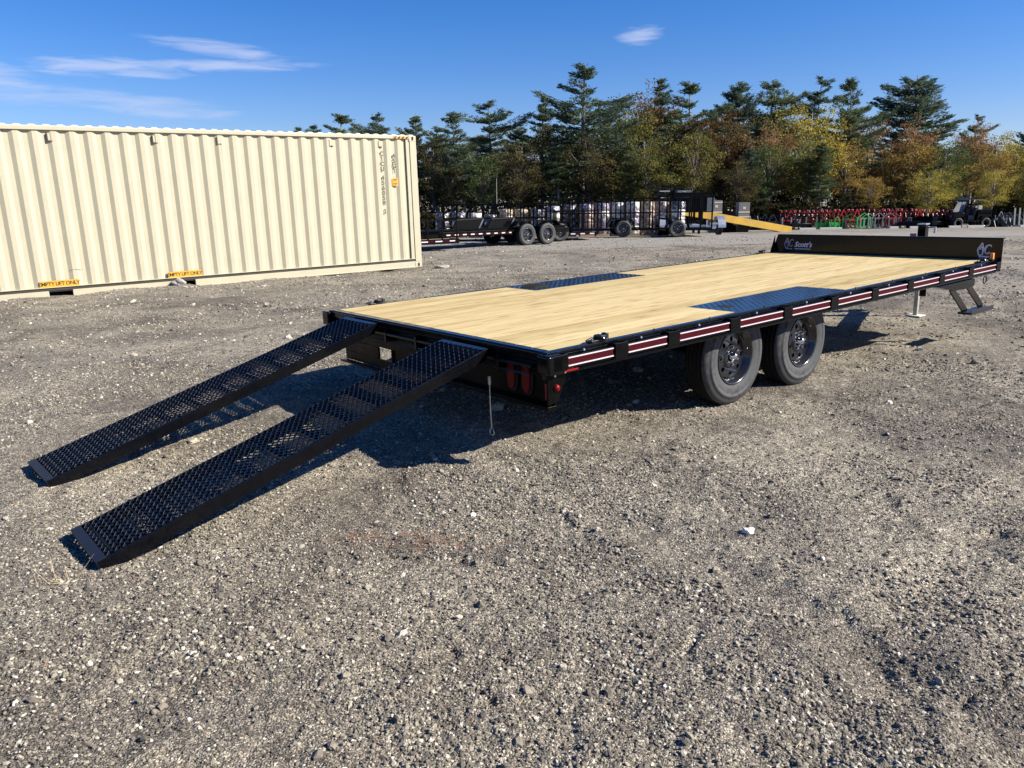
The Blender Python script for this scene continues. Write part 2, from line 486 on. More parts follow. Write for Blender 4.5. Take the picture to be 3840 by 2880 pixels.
# ------------------------------------------------------------------ ground sheet
radii = [0.25, 0.5, 0.75]
r = 0.95
while r < 34:
    radii.append(r); r *= 1.0062 if r < 14 else 1.012
while r < 4200:
    radii.append(r); r *= 1.10
radii = np.array(radii)
ang = np.concatenate([np.arange(-46, 46, 0.27), np.arange(46, 314, 4.0)])
A_, R_ = np.meshgrid(np.radians(ang), radii)
gx = (np.sin(A_) * R_).ravel(); gy = (np.cos(A_) * R_).ravel()
gzv = gz(gx, gy)
na, nr = len(ang), len(radii)
verts = np.stack([gx, gy, gzv], 1)
ii, jj = np.meshgrid(np.arange(nr - 1), np.arange(na), indexing='ij')
a = (ii * na + jj).ravel(); b2 = (ii * na + (jj + 1) % na).ravel(); c = ((ii + 1) * na + (jj + 1) % na).ravel(); d = ((ii + 1) * na + jj).ravel()
faces = np.stack([a, b2, c, d], 1)
me = bpy.data.meshes.new('ground')
cap_i = len(verts)
verts = np.vstack([verts, [[0, 0, 0]]])
me.vertices.add(len(verts)); me.vertices.foreach_set('co', verts.ravel())
tri = np.array([[cap_i, (j + 1) % na, j] for j in range(na)])
nl = faces.size + tri.size
me.loops.add(nl); me.loops.foreach_set('vertex_index', np.concatenate([faces.ravel(), tri.ravel()]).astype(np.int32))
npoly = len(faces) + len(tri)
me.polygons.add(npoly)
starts = np.concatenate([np.arange(len(faces)) * 4, faces.size + np.arange(len(tri)) * 3]).astype(np.int32)
me.polygons.foreach_set('loop_start', starts)
me.update(calc_edges=True); me.validate()
import bmesh
bm = bmesh.new(); bm.from_mesh(me); bmesh.ops.recalc_face_normals(bm, faces=bm.faces)
if sum(f.normal.z for f in list(bm.faces)[:200]) < 0:
    bmesh.ops.reverse_faces(bm, faces=bm.faces)
bm.to_mesh(me); bm.free()
me.polygons.foreach_set('use_smooth', [True] * len(me.polygons))
ground = bpy.data.objects.new('ground', me); link(ground)
tag(ground, kind='structure')

M_ground, N, L, b = newmat('gravel_yard')
t = N.new('ShaderNodeTexCoord')


def nnoise(scale, detail=6, rough=0.6, dist=0.0, src=None):
    n = N.new('ShaderNodeTexNoise'); n.inputs['Scale'].default_value = scale; n.inputs['Detail'].default_value = detail
    n.inputs['Roughness'].default_value = rough; n.inputs['Distortion'].default_value = dist
    L.new(src or t.outputs['Object'], n.inputs['Vector']); return n.outputs['Fac']


def nmap(v, a0, a1, b0, b1):
    m = N.new('ShaderNodeMapRange'); m.inputs[1].default_value = a0; m.inputs[2].default_value = a1; m.inputs[3].default_value = b0; m.inputs[4].default_value = b1
    L.new(v, m.inputs[0]); return m.outputs[0]


def nmath(op, a_, b_=None):
    m = N.new('ShaderNodeMath'); m.operation = op
    for i, v in enumerate((a_, b_)):
        if v is None: continue
        if isinstance(v, (int, float)): m.inputs[i].default_value = v
        else: L.new(v, m.inputs[i])
    return m.outputs[0]


def nmix(f, a_, b_):
    m = N.new('ShaderNodeMix'); m.data_type = 'RGBA'
    if isinstance(f, (int, float)): m.inputs[0].default_value = f
    else: L.new(f, m.inputs[0])
    for s_, v in ((6, a_), (7, b_)):
        if isinstance(v, tuple): m.inputs[s_].default_value = (*v, 1)
        else: L.new(v, m.inputs[s_])
    return m.outputs[2]


patchn = nmap(nnoise(0.8, 7, 0.66, 0.6), 0.40, 0.60, 0, 1)
patch2 = nmap(nnoise(0.17, 4, 0.6, 0.3), 0.38, 0.62, 0, 1)
base = nmix(patchn, (0.100, 0.083, 0.063), (0.232, 0.198, 0.142))
base = nmix(nmath('MULTIPLY', patch2, 0.6), base, (0.215, 0.195, 0.160))
# damp dark stains
stain = nmap(nnoise(0.55, 5, 0.7, 1.0), 0.52, 0.66, 0, 0.72)
base = nmix(stain, base, (0.060, 0.047, 0.037))
stain2 = nmap(nnoise(3.2, 5, 0.7, 1.2), 0.57, 0.70, 0, 0.7)
base = nmix(stain2, base, (0.042, 0.035, 0.030))
# cell speckle: grains
for scl, lo, hi, w_ in ((270, 0.45, 2.3, 0.8), (130, 0.6, 1.8, 0.7), (48, 0.82, 1.3, 0.6)):
    vo = N.new('ShaderNodeTexVoronoi'); vo.inputs['Scale'].default_value = scl; L.new(t.outputs['Object'], vo.inputs['Vector'])
    sc_ = N.new('ShaderNodeSeparateColor'); L.new(vo.outputs['Color'], sc_.inputs[0])
    f_ = nmap(nmath('POWER', sc_.outputs[0], 1.7), 0, 1, lo, hi)
    hsn = N.new('ShaderNodeHueSaturation'); L.new(base, hsn.inputs['Color']); L.new(f_, hsn.inputs['Value'])
    hsn.inputs['Saturation'].default_value = 0.97
    base = hsn.outputs[0]
# pale crushed stone drive where the far trailers stand
sx = N.new('ShaderNodeSeparateXYZ'); L.new(t.outputs['Object'], sx.inputs[0])
edge = nmath('SUBTRACT', sx.outputs[1], nmath('ADD', nmath('MULTIPLY', sx.outputs[0], 0.25), 22.4))
edge = nmath('ADD', edge, nmath('MULTIPLY', nmath('SUBTRACT', nnoise(0.6, 4), 0.5), 1.6))
pm = nmath('MULTIPLY', nmap(edge, 0, 0.8, 0, 0.75), nmap(sx.outputs[1], 31, 36, 1, 0.25))
base = nmix(pm, base, (0.26, 0.242, 0.21))
L.new(base, b.inputs['Base Color'])
b.inputs['Roughness'].default_value = 0.92
b.inputs['Specular IOR Level'].default_value = 0.25
vb = N.new('ShaderNodeTexVoronoi'); vb.inputs['Scale'].default_value = 130; L.new(t.outputs['Object'], vb.inputs['Vector'])
hb = nmath('ADD', nmath('MULTIPLY', nnoise(120, 4, 0.7), 0.6), nmath('MULTIPLY', vb.outputs['Distance'], -0.9))
bp = N.new('ShaderNodeBump'); bp.inputs['Strength'].default_value = 0.9; bp.inputs['Distance'].default_value = 0.006
L.new(hb, bp.inputs['Height'])
hb2 = nnoise(16, 5, 0.7)
bp2 = N.new('ShaderNodeBump'); bp2.inputs['Strength'].default_value = 0.7; bp2.inputs['Distance'].default_value = 0.03
L.new(hb2, bp2.inputs['Height']); L.new(bp.outputs[0], bp2.inputs['Normal'])
L.new(bp2.outputs[0], b.inputs['Normal'])
ground.data.materials.append(M_ground)

# ------------------------------------------------------------------ loose stones (geometry nodes, real stones)
M_stone, N, L, b = newmat('loose_stone')
oi = N.new('ShaderNodeObjectInfo'); t = N.new('ShaderNodeTexCoord')
rampn = N.new('ShaderNodeValToRGB'); e = rampn.color_ramp.elements
e[0].position = 0.0; e[0].color = (0.070, 0.060, 0.050, 1); e[1].position = 1.0; e[1].color = (0.55, 0.51, 0.43, 1)
for p_, col_ in ((0.25, (0.115, 0.099, 0.079)), (0.58, (0.185, 0.160, 0.122)), (0.82, (0.265, 0.23, 0.172)), (0.94, (0.42, 0.38, 0.30))):
    x_ = e.new(p_); x_.color = (*col_, 1)
L.new(oi.outputs['Random'], rampn.inputs[0])
nv = nnoise(9, 4, 0.7)
hsn = N.new('ShaderNodeHueSaturation'); L.new(rampn.outputs[0], hsn.inputs['Color']); L.new(nmap(nv, 0.3, 0.7, 0.75, 1.25), hsn.inputs['Value'])
L.new(hsn.outputs[0], b.inputs['Base Color']); b.inputs['Roughness'].default_value = 0.85


def ring_points(n, r0, r1, s0, s1, power=2.0, a_half=44):
    rr = np.sqrt(rng.uniform(r0 ** 2, r1 ** 2, n)); aa = np.radians(rng.uniform(-a_half, a_half, n))
    x = rr * np.sin(aa); y = rr * np.cos(aa)
    # clumping
    keep = rng.uniform(0, 1, n) < np.clip(0.62 + 1.5 * vnoise(x * 1.1, y * 1.1, 21) + 1.0 * vnoise(x * 4, y * 4, 22), 0.12, 1)
    x, y = x[keep], y[keep]
    s = s0 + (s1 - s0) * rng.uniform(0, 1, len(x)) ** power
    return x, y, s


sets = [ring_points(120000, 1.2, 4.2, 0.0020, 0.0075, 2.4), ring_points(110000, 3.2, 8.0, 0.0032, 0.0095, 2.4),
        ring_points(50000, 7.0, 18.0, 0.007, 0.020, 2.4), ring_points(9000, 16.0, 30.0, 0.014, 0.035, 2.0),
        ring_points(3000, 1.3, 7.0, 0.008, 0.020, 3.0), ring_points(14000, 1.3, 7.0, 0.0045, 0.010, 1.8), ring_points(500, 5.0, 20.0, 0.025, 0.06, 2.6)]
def heap_points(n, cx_, cy_, sx_, sy_, rz, s0, s1):
    a_ = rng.normal(0, sx_, n); b_ = rng.normal(0, sy_, n)
    x = cx_ + a_ * math.cos(rz) - b_ * math.sin(rz); y = cy_ + a_ * math.sin(rz) + b_ * math.cos(rz)
    k_ = rng.uniform(0, 1, n) < np.clip(0.5 + 2.2 * vnoise(x * 5, y * 5, 23), 0.05, 1)
    x, y = x[k_], y[k_]
    return x, y, s0 + (s1 - s0) * rng.uniform(0, 1, len(x)) ** 2.2


for hp in ((3200, 0.95, 1.75, 0.35, 0.11, -0.9, 0.0035, 0.0105), (4500, 1.75, 2.35, 0.5, 0.26, -0.5, 0.0035, 0.012), (1500, 0.45, 1.95, 0.30, 0.05, -1.0, 0.0035, 0.010),
           (2500, 2.6, 3.6, 0.6, 0.25, -0.4, 0.004, 0.012), (1200, -0.2, 1.75, 0.2, 0.1, -0.3, 0.0035, 0.010), (1800, 0.5, 2.75, 0.35, 0.07, -0.7, 0.004, 0.012), (2200, -1.2, 2.3, 0.35, 0.15, 0.2, 0.004, 0.012)):
    sets.append(heap_points(*hp))
px = np.concatenate([s[0] for s in sets]); py = np.concatenate([s[1] for s in sets]); ps = np.concatenate([s[2] for s in sets])
# keep loose stones out from inside the container
cdn = (px + 2.0009) * 0.6033 - (py - 17.4889) * 0.7975; csn = -((px + 2.0009) * 0.7975 + (py - 17.4889) * 0.6033)
ok = ~((cdn < 0.0) & (csn > -0.02) & (cdn > -2.5))
px, py, ps = px[ok], py[ok], ps[ok]
pz = gz(px, py) + ps * 0.12
pm_ = bpy.data.meshes.new('loose_gravel')
pm_.vertices.add(len(px)); pm_.vertices.foreach_set('co', np.stack([px, py, pz], 1).ravel())
at = pm_.attributes.new('size', 'FLOAT', 'POINT'); at.data.foreach_set('value', ps)
at = pm_.attributes.new('rot', 'FLOAT_VECTOR', 'POINT')
at.data.foreach_set('vector', np.stack([rng.uniform(-.5, .5, len(px)), rng.uniform(-.5, .5, len(px)), rng.uniform(0, 6.28, len(px))], 1).ravel())
pm_.update()
grav = bpy.data.objects.new('loose_gravel', pm_); link(grav)
tag(grav, 'loose grey and buff stones scattered over the yard', 'gravel', kind='stuff')
ng = bpy.data.node_groups.new('scatter_stones', 'GeometryNodeTree')
ng.interface.new_socket(name='Geometry', in_out='INPUT', socket_type='NodeSocketGeometry')
ng.interface.new_socket(name='Geometry', in_out='OUTPUT', socket_type='NodeSocketGeometry')
G, GL = ng.nodes, ng.links
gin = G.new('NodeGroupInput'); gout = G.new('NodeGroupOutput')
ico = G.new('GeometryNodeMeshIcoSphere'); ico.inputs['Radius'].default_value = 1.0; ico.inputs['Subdivisions'].default_value = 2
g2i = G.new('GeometryNodeGeometryToInstance')
for k, (sx_, sy_, sz_) in enumerate(((1.0, 0.8, 0.55), (1.15, 0.72, 0.62), (0.9, 0.95, 0.5), (1.3, 0.65, 0.45), (0.85, 0.75, 0.75))):
    nzn = G.new('ShaderNodeTexNoise'); nzn.noise_dimensions = '4D'; nzn.inputs['W'].default_value = k * 3.7
    nzn.inputs['Scale'].default_value = 1.25; nzn.inputs['Detail'].default_value = 1.0
    pos = G.new('GeometryNodeInputPosition'); GL.new(pos.outputs[0], nzn.inputs['Vector'])
    sub = G.new('ShaderNodeVectorMath'); sub.operation = 'SUBTRACT'; sub.inputs[1].default_value = (0.5, 0.5, 0.5)
    GL.new(nzn.outputs['Color'], sub.inputs[0])
    scl_ = G.new('ShaderNodeVectorMath'); scl_.operation = 'SCALE'; scl_.inputs['Scale'].default_value = 1.5
    GL.new(sub.outputs[0], scl_.inputs[0])
    spn = G.new('GeometryNodeSetPosition'); GL.new(ico.outputs['Mesh'], spn.inputs['Geometry']); GL.new(scl_.outputs[0], spn.inputs['Offset'])
    tr = G.new('GeometryNodeTransform'); tr.inputs['Scale'].default_value = (sx_, sy_, sz_)
    GL.new(spn.outputs[0], tr.inputs['Geometry'])
    GL.new(tr.outputs[0], g2i.inputs[0])
smn = G.new('GeometryNodeSetMaterial'); smn.inputs['Material'].default_value = M_stone
iop = G.new('GeometryNodeInstanceOnPoints'); iop.inputs['Pick Instance'].default_value = True
GL.new(g2i.outputs[0], smn.inputs['Geometry'])
GL.new(smn.outputs[0], iop.inputs['Instance']); GL.new(gin.outputs[0], iop.inputs['Points'])
na1 = G.new('GeometryNodeInputNamedAttribute'); na1.data_type = 'FLOAT'; na1.inputs['Name'].default_value = 'size'
na2 = G.new('GeometryNodeInputNamedAttribute'); na2.data_type = 'FLOAT_VECTOR'; na2.inputs['Name'].default_value = 'rot'
GL.new(na1.outputs['Attribute'], iop.inputs['Scale']); GL.new(na2.outputs['Attribute'], iop.inputs['Rotation'])
GL.new(iop.outputs[0], gout.inputs[0])
md = grav.modifiers.new('scatter', 'NODES'); md.node_group = ng

# ------------------------------------------------------------------ shipping container
Cu = Vector((0.79744771, 0.60324365, 0.01320034)); Cv = Vector((-0.60329622, 0.79751719, 0)); Cw = Cu.cross(Cv)
CB = Vector((-2.0009, 17.4889, 0))
Mc = Matrix(((Cu.x, Cv.x, Cw.x, CB.x), (Cu.y, Cv.y, Cw.y, CB.y), (Cu.z, Cv.z, Cw.z, CB.z), (0, 0, 0, 1)))
cont = empty('shipping_container', mat=Mc, label='long cream corrugated steel shipping container standing on the gravel', cat='container')
LC, WC, HC = 12.19, 2.438, 2.836
# local: x from -LC (out of frame) to 0 (right end), y 0 (near side) .. WC, z 0..HC


def corr(x0, x1, z0, z1, y_out, depth, period=0.271, phase=0.0):
    """corrugated sheet in x, vertical ribs"""
    xs = []
    x = x0
    fr = (0.0, 0.26, 0.5, 0.76)
    k0 = math.floor((x0 - phase) / period)
    pts = [(x0, 1)]
    k = k0
    while True:
        for i, f_ in enumerate(fr):
            xx = phase + (k + f_) * period
            if xx > x0 + 0.01 and xx < x1 - 0.01:
                pts.append((xx, (0, 0, 1, 1)[i]))
        k += 1
        if phase + k * period > x1: break
    pts.append((x1, pts[-1][1]))
    m = MB()
    vs = []; fs = []
    for xx, o_ in pts:
        y = y_out + (0 if o_ == 0 else depth)
        vs += [(xx, y, z0), (xx, y, z1)]
    for i in range(len(pts) - 1):
        fs.append((2 * i, 2 * i + 2, 2 * i + 3, 2 * i + 1))
    m.add(vs, fs)
    return m


corr(-LC + 0.15, -0.255, 0.19, 2.765, 0.022, 0.034, phase=-0.45).build('side_panel', M_cream, cont)
corr(-LC + 0.15, -0.15, 0.19, 2.765, WC - 0.056, 0.034, phase=-0.45).build('side_panel', M_cream, cont)
m = MB()
m.bb(-LC + 0.15, -0.16, 0.0, 0.06, 2.765, 2.826)
m.build('top_rail', M_cream, cont, bevel=0.006)
m = MB().bb(-LC + 0.15, -0.16, WC - 0.06, WC, 2.765, 2.826); m.build('top_rail', M_cream, cont, bevel=0.006)
# roof sheet with cross ribs showing as bumps along the rail
m = MB(); vs = []; fs = []
x = -LC + 0.1; pts = []
while x < -0.15:
    pts += [(x, 2.838), (x + 0.035, 2.858), (x + 0.105, 2.858), (x + 0.14, 2.838)]
    x += 0.209
for xx, zz in pts: vs += [(xx, 0.012, zz - 0.03), (xx, 0.03, zz), (xx, WC - 0.03, zz), (xx, WC - 0.012, zz - 0.03)]
for i in range(len(pts) - 1):
    for j in range(3): fs.append((4 * i + j, 4 * i + j + 1, 4 * i + 5 + j, 4 * i + 4 + j))
m.add(vs, fs); m.build('roof_panel', M_cream2, cont)
# bottom rail in three lengths, with fork pockets between them
fpk = [(-5.312, -4.952), (-7.362, -7.002)]
segs = [(-0.16, -4.952), (-5.312, -7.002), (-7.362, -LC + 0.15)]
for s1, s0 in segs:
    m = MB(); m.bb(s0, s1, 0.004, 0.05, 0.0, 0.135); m.bb(s0, s1, -0.006, 0.004, 0.0, 0.022)
    m.build('bottom_rail', M_cream, cont, bevel=0.004)
MB().bb(-LC + 0.15, -0.16, 0.014, 0.055, 0.136, 0.188).build('flange_shade', M_seam_shade, cont)  # dark strip painting the shadow line under the wall's flange
MB().bb(-LC + 0.15, -0.16, -0.004, 0.05, 0.1885, 0.198).build('rail_lip', M_cream, cont)
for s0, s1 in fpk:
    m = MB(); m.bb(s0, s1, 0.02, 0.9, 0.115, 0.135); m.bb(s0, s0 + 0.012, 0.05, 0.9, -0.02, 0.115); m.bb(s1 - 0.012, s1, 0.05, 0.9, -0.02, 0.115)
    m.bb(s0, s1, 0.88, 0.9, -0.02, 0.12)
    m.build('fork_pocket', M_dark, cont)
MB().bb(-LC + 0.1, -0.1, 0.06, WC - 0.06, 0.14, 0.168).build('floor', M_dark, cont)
# posts
m = MB(); m.bb(-0.16, 0.0, 0.0, 0.16, 0.12, 2.72); m.bb(-0.252, -0.161, 0.016, 0.05, 0.19, 2.765); m.build('corner_post', M_cream, cont, bevel=0.008)
for xx, yy in ((-LC, 0.0), (-LC, WC - 0.16), (-0.16, WC - 0.16)):
    MB().bb(xx, xx + 0.16, yy, yy + 0.16, 0.12, 2.72).build('corner_post', M_cream, cont, bevel=0.008)
for xx in (-0.178, -LC):
    for yy in (-0.004, WC - 0.158):
        for zz in (0.0, 2.718):
            m = MB(); m.bb(xx, xx + 0.178, yy, yy + 0.162, zz, zz + 0.118)
            o = m.build('corner_casting', M_cream, cont, bevel=0.01)
            if yy < 0:
                h = MB(); h.lathe([(0.0, 0), (0.032, 0)], 'y', (0, 0, 0), 16)
                h.v = [(v[0] * 0.8 + xx + 0.089, yy - 0.002, v[2] * 1.4 + zz + 0.06) for v in h.v]
                h.build('aperture', M_dark, o)
# end wall (front end with doors frame) on the right end
m = corr(0.16, WC - 0.16, 0.15, 2.72, 0, 0.04, phase=0.2)
m.v = [(-0.03 - v[1], v[0], v[2]) for v in m.v]; m.build('end_panel', M_cream, cont)
m = corr(0.16, WC - 0.16, 0.15, 2.72, 0, 0.04, phase=0.2)
m.v = [(-LC + 0.03 + v[1], v[0], v[2]) for v in m.v]; m.build('end_panel', M_cream, cont)
for xx in (-0.08, -LC + 0.02):
    MB().bb(xx, xx + 0.06, 0.16, WC - 0.16, 2.722, 2.83).build('end_header', M_cream, cont)
    MB().bb(xx, xx + 0.06, 0.16, WC - 0.16, 0.0, 0.148).build('end_sill', M_cream, cont)
# hinge pins on the end seen edge-on
for zz in (2.45, 1.85, 1.1, 0.45):
    MB().tube((0.014, 0.03, zz), (0.014, 0.03, zz + 0.10), 0.014, n=8).build('hinge', M_greyink, cont)
# air vents under the top rail
for xx in (6.968, 5.335, 4.212, 1.974, 0.860):
    m = MB(); m.bb(-xx - 0.040, -xx + 0.040, 0.030, 0.054, 2.60, 2.715)
    o = m.build('vent_cover', M_cream, cont, bevel=0.006)
    MB().bb(-xx - 0.056, -xx - 0.0405, 0.022, 0.052, 2.578, 2.715).bb(-xx - 0.040, -xx + 0.03, 0.022, 0.052, 2.578, 2.5995).build('vent_shade', M_seam_shade, o)  # dark L painting the vent's shadow along its left and bottom edges
# hazard stripes on the top rail by the right casting
MB().bb(-0.56, -0.18, -0.0035, -0.0005, 2.772, 2.818).build('hazard_strip', M_yellow_decal, cont)
for k in range(4):
    x = -0.545 + k * 0.095
    MB().prism([(x, 2.773), (x + 0.045, 2.773), (x + 0.075, 2.817), (x + 0.03, 2.817)], 'y', -0.0055, -0.0037).build('hazard_stripe', M_blackink, cont)
# EMPTY LIFT ONLY decals following the corrugation crowns
RX = Matrix.Rotation(R(90), 4, 'X')
for xa, xb in ((-7.485, -6.885), (-5.425, -4.825)):
    d_ = MB(); d_.bb(xa, xb, 0.0135, 0.0165, 0.198, 0.305)
    o = d_.build('lift_decal', M_yellow_decal, cont)
    text_obj('lift_lettering', 'EMPTY LIFT ONLY', 0.088, M_blackink, o, Matrix.Translation(((xa + xb) / 2, 0.0125, 0.25)) @ RX, space=0.86, bold=0.0015)
# vertical markings
M_markink = basic('marking_ink', (0.05, 0.048, 0.04), 0.6)
zs = 2.45
for ch in 'CICU 456059 2':
    if ch != ' ':
        text_obj('marking_letter', ch, 0.125, M_markink, cont, Matrix.Translation((-0.850, 0.0195, zs)) @ RX, bold=0.004)
        zs -= 0.105
    else:
        zs -= 0.075
zs = 2.41
for ch in '45G1':
    text_obj('marking_letter', ch, 0.125, M_markink, cont, Matrix.Translation((-0.562, 0.0195, zs)) @ RX, bold=0.004); zs -= 0.105
o = MB().bb(-0.63, -0.49, 0.015, 0.0185, 1.785, 1.95).build('height_sticker', M_yellow_decal, cont)
for k, zz in enumerate((1.925, 1.895, 1.84, 1.81)):
    MB().bb(-0.61, -0.51 - 0.02 * (k % 2), 0.0125, 0.0145, zz - 0.008, zz + 0.004).build('sticker_line', M_blackink, o)
MB().bb(-6.99, -6.80, 0.0195, 0.0215, 0.465, 0.472).build('marking_line', M_greyink, cont)

# lumps of stone at the fork pocket
def rock(name, loc, s, seed, mat, label=None, cat=None):
    m = MB(); bm_ = bmesh.new(); bmesh.ops.create_icosphere(bm_, subdivisions=3, radius=1)
    rr = random.Random(seed); ph = [rr.uniform(0, 9) for _ in range(6)]
    for v in bm_.verts:
        p = v.co
        k = 1 + 0.16 * math.sin(3 * p.x + ph[0]) * math.cos(2.5 * p.y + ph[1]) + 0.12 * math.sin(5 * p.z + 4 * p.x + ph[2]) + 0.06 * math.sin(11 * p.y + ph[3]) * math.sin(9 * p.x + ph[4])
        v.co = Vector((p.x * s[0] * k, p.y * s[1] * k, p.z * s[2] * k))
    me_ = bpy.data.meshes.new(name); bm_.to_mesh(me_); bm_.free(); me_.materials.append(mat)
    o = bpy.data.objects.new(name, me_); o.location = loc; link(o)
    if label: tag(o, label, cat)
    return o


M_rock = basic('grey_rock', (0.30, 0.28, 0.25), 0.9, var=0.3, scale=9, bump=0.01)
pr = Mc @ Vector((-5.28, -0.10, 0.05))
rock('rock', (pr.x, pr.y, gz1(pr.x, pr.y) + 0.03), (0.13, 0.09, 0.085), 3, M_rock, 'fist-sized grey rock lying in front of the right fork pocket', 'rock')
pr = Mc @ Vector((-0.05, -0.35, 0.0))
rock('rock', (pr.x + 0.3, pr.y, gz1(pr.x + .3, pr.y) + 0.02), (0.16, 0.08, 0.05), 5, M_rock, 'low grey rock just right of the container corner', 'rock')
rock('rock', (1.02, 3.08, gz1(1.02, 3.08) + 0.012), (0.026, 0.020, 0.018), 8, basic('white_stone', (0.62, 0.59, 0.53), 0.8, var=0.15, scale=30),
     'small white stone alone on the gravel right of centre', 'stone')

# ------------------------------------------------------------------ the flatbed trailer
TY, TPt, TR_ = 0.8891, 0.0221, -0.0105
Tu = Vector((math.sin(TY) * math.cos(TPt), math.cos(TY) * math.cos(TPt), math.sin(TPt)))
v0 = Vector((-math.cos(TY), math.sin(TY), 0)); w0 = Tu.cross(v0)
Tv = math.cos(TR_) * v0 + math.sin(TR_) * w0; Tw = Tu.cross(Tv)
TO = Vector((0.1841, 3.9472, 0.6572)); Z0 = 0.66
To = TO - Tw * Z0
Mt = Matrix(((Tu.x, Tv.x, Tw.x, To.x), (Tu.y, Tv.y, Tw.y, To.y), (Tu.z, Tv.z, Tw.z, To.z), (0, 0, 0, 1)))
Mti = Mt.inverted()
trl = empty('flatbed_trailer', mat=Mt, label='black tandem-axle flatbed trailer with a bare pine deck and red striped side rails', cat='trailer')
LT, WT = 6.134, 2.55
D = Z0  # deck top in local z
# deck boards
iu0, iu1 = 1.74, 3.18
nb = 18; bw = (2.50 - 0.05) / nb
cache = {}


def board(x0, x1, k):
    y0 = 0.05 + k * bw
    key = round(x1 - x0, 3)
    if key not in cache:
        m = MB(); m.bb(0, x1 - x0, 0.0024, bw - 0.0024, -0.038, 0)
        cache[key] = m.mesh('deck_board', M_wood)
    o = bpy.data.objects.new('deck_board', cache[key]); o.location = (x0, y0, D + 0.002 + random.uniform(-0.0004, 0.0004)); link(o, trl)


for k in range(nb):
    if k < 3 or k >= nb - 3:
        board(0.06, iu0 - 0.003, k); board(iu1 + 0.003, LT - 0.03, k)
    else:
        board(0.06, LT - 0.03, k)
# treadplate inserts over the wheels, raised lugs as real relief
for y0, y1 in ((0.05, 0.05 + 3 * bw - 0.003), (0.05 + 15 * bw + 0.003, 2.50)):
    pl = MB().bb(iu0, iu1, y0, y1, D - 0.004, D + 0.002).build('tread_plate', M_plate, trl)
    m = MB()
    nx, ny = int((iu1 - iu0) / 0.030), int((y1 - y0) / 0.030)
    for i in range(nx):
        for j in range(ny):
            cx_, cy_ = iu0 + 0.02 + i * 0.030, y0 + 0.014 + j * 0.030
            s_ = 1 if (i + j) % 2 == 0 else -1
            dx, dy = 0.011, 0.011 * s_
            nx_, ny_ = -dy * 0.28, dx * 0.28
            z = D + 0.002
            m.add([(cx_ - dx, cy_ - dy, z), (cx_ + nx_, cy_ + ny_, z), (cx_ + dx, cy_ + dy, z), (cx_ - nx_, cy_ - ny_, z), (cx_, cy_, z + 0.003)],
                  [(0, 4, 1), (1, 4, 2), (2, 4, 3), (3, 4, 0)])
    o = m.build('tread_lugs', M_plate, pl); tag(o, kind='stuff')

# side rails with stake pockets and pinstriped tape
PK = [0.05, 0.52, 0.98, 1.60, 2.22, 2.85, 3.48, 4.10, 4.72, 5.36, 6.03]


def side_rail(sgn, ybase):
    # sgn -1: right-hand (near) rail, outwards is -y
    y = lambda a: ybase + sgn * a
    m = MB()
    m.bb(0.0, LT, min(y(0), y(-0.048)), max(y(0), y(-0.048)), D - 0.018, D + 0.003)
    m.bb(0.0, LT, min(y(0), y(-0.012)), max(y(0), y(-0.012)), D - 0.112, D - 0.018)
    m.bb(0.0, LT, min(y(0), y(-0.055)), max(y(0), y(-0.055)), D - 0.132, D - 0.112)
    rail = m.build('side_rail', M_black, trl, bevel=0.006)
    for i, (a, b_) in enumerate(zip(PK[:-1], PK[1:])):
        x0, x1 = a + 0.062, b_ - 0.062
        rb = MB().bb(x0 - 0.02, x1 + 0.02, min(y(0.034), y(0.044)), max(y(0.034), y(0.044)), D - 0.088, D - 0.024).build('rub_rail', M_black, trl, bevel=0.002)
        MB().bb(x0, x1, min(y(0.0445), y(0.0462)), max(y(0.0445), y(0.0462)), D - 0.0725, D - 0.0395).build('red_tape', M_red_refl, rb)
        MB().bb(x0, x1, min(y(0.0445), y(0.0500)), max(y(0.0445), y(0.0500)), D - 0.0375, D - 0.0315).build('white_stripe', M_white_tape, rb)
        MB().bb(x0, x1, min(y(0.0445), y(0.0500)), max(y(0.0445), y(0.0500)), D - 0.0805, D - 0.0745).build('white_stripe', M_white_tape, rb)
        xm = (x0 + x1) / 2 - 0.03
        MB().lathe([(0.0, 0.012), (0.006, 0.010), (0.008, 0.0)], 'z', (xm, y(0.02), D - 0.018), 8).build('bolt', M_zinc, trl, smooth=True)
        MB().lathe([(0.0, 0.010), (0.005, 0.008), (0.007, 0.0)], 'z', (xm + 0.16, y(-0.02), D + 0.003), 8).build('bolt', M_steelblk, trl, smooth=True)
    for a in PK:
        m = MB()
        w_ = 0.052
        m.bb(a - w_, a + w_, min(y(0.046), y(0.055)), max(y(0.046), y(0.055)), D - 0.098, D - 0.010)
        m.bb(a - w_, a - w_ + 0.008, min(y(0.001), y(0.046)), max(y(0.001), y(0.046)), D - 0.098, D - 0.010)
        m.bb(a + w_ - 0.008, a + w_, min(y(0.001), y(0.046)), max(y(0.001), y(0.046)), D - 0.098, D - 0.010)
        m.build('stake_pocket', M_blackd, trl, bevel=0.003)


side_rail(-1, 0.0)
side_rail(1, WT)
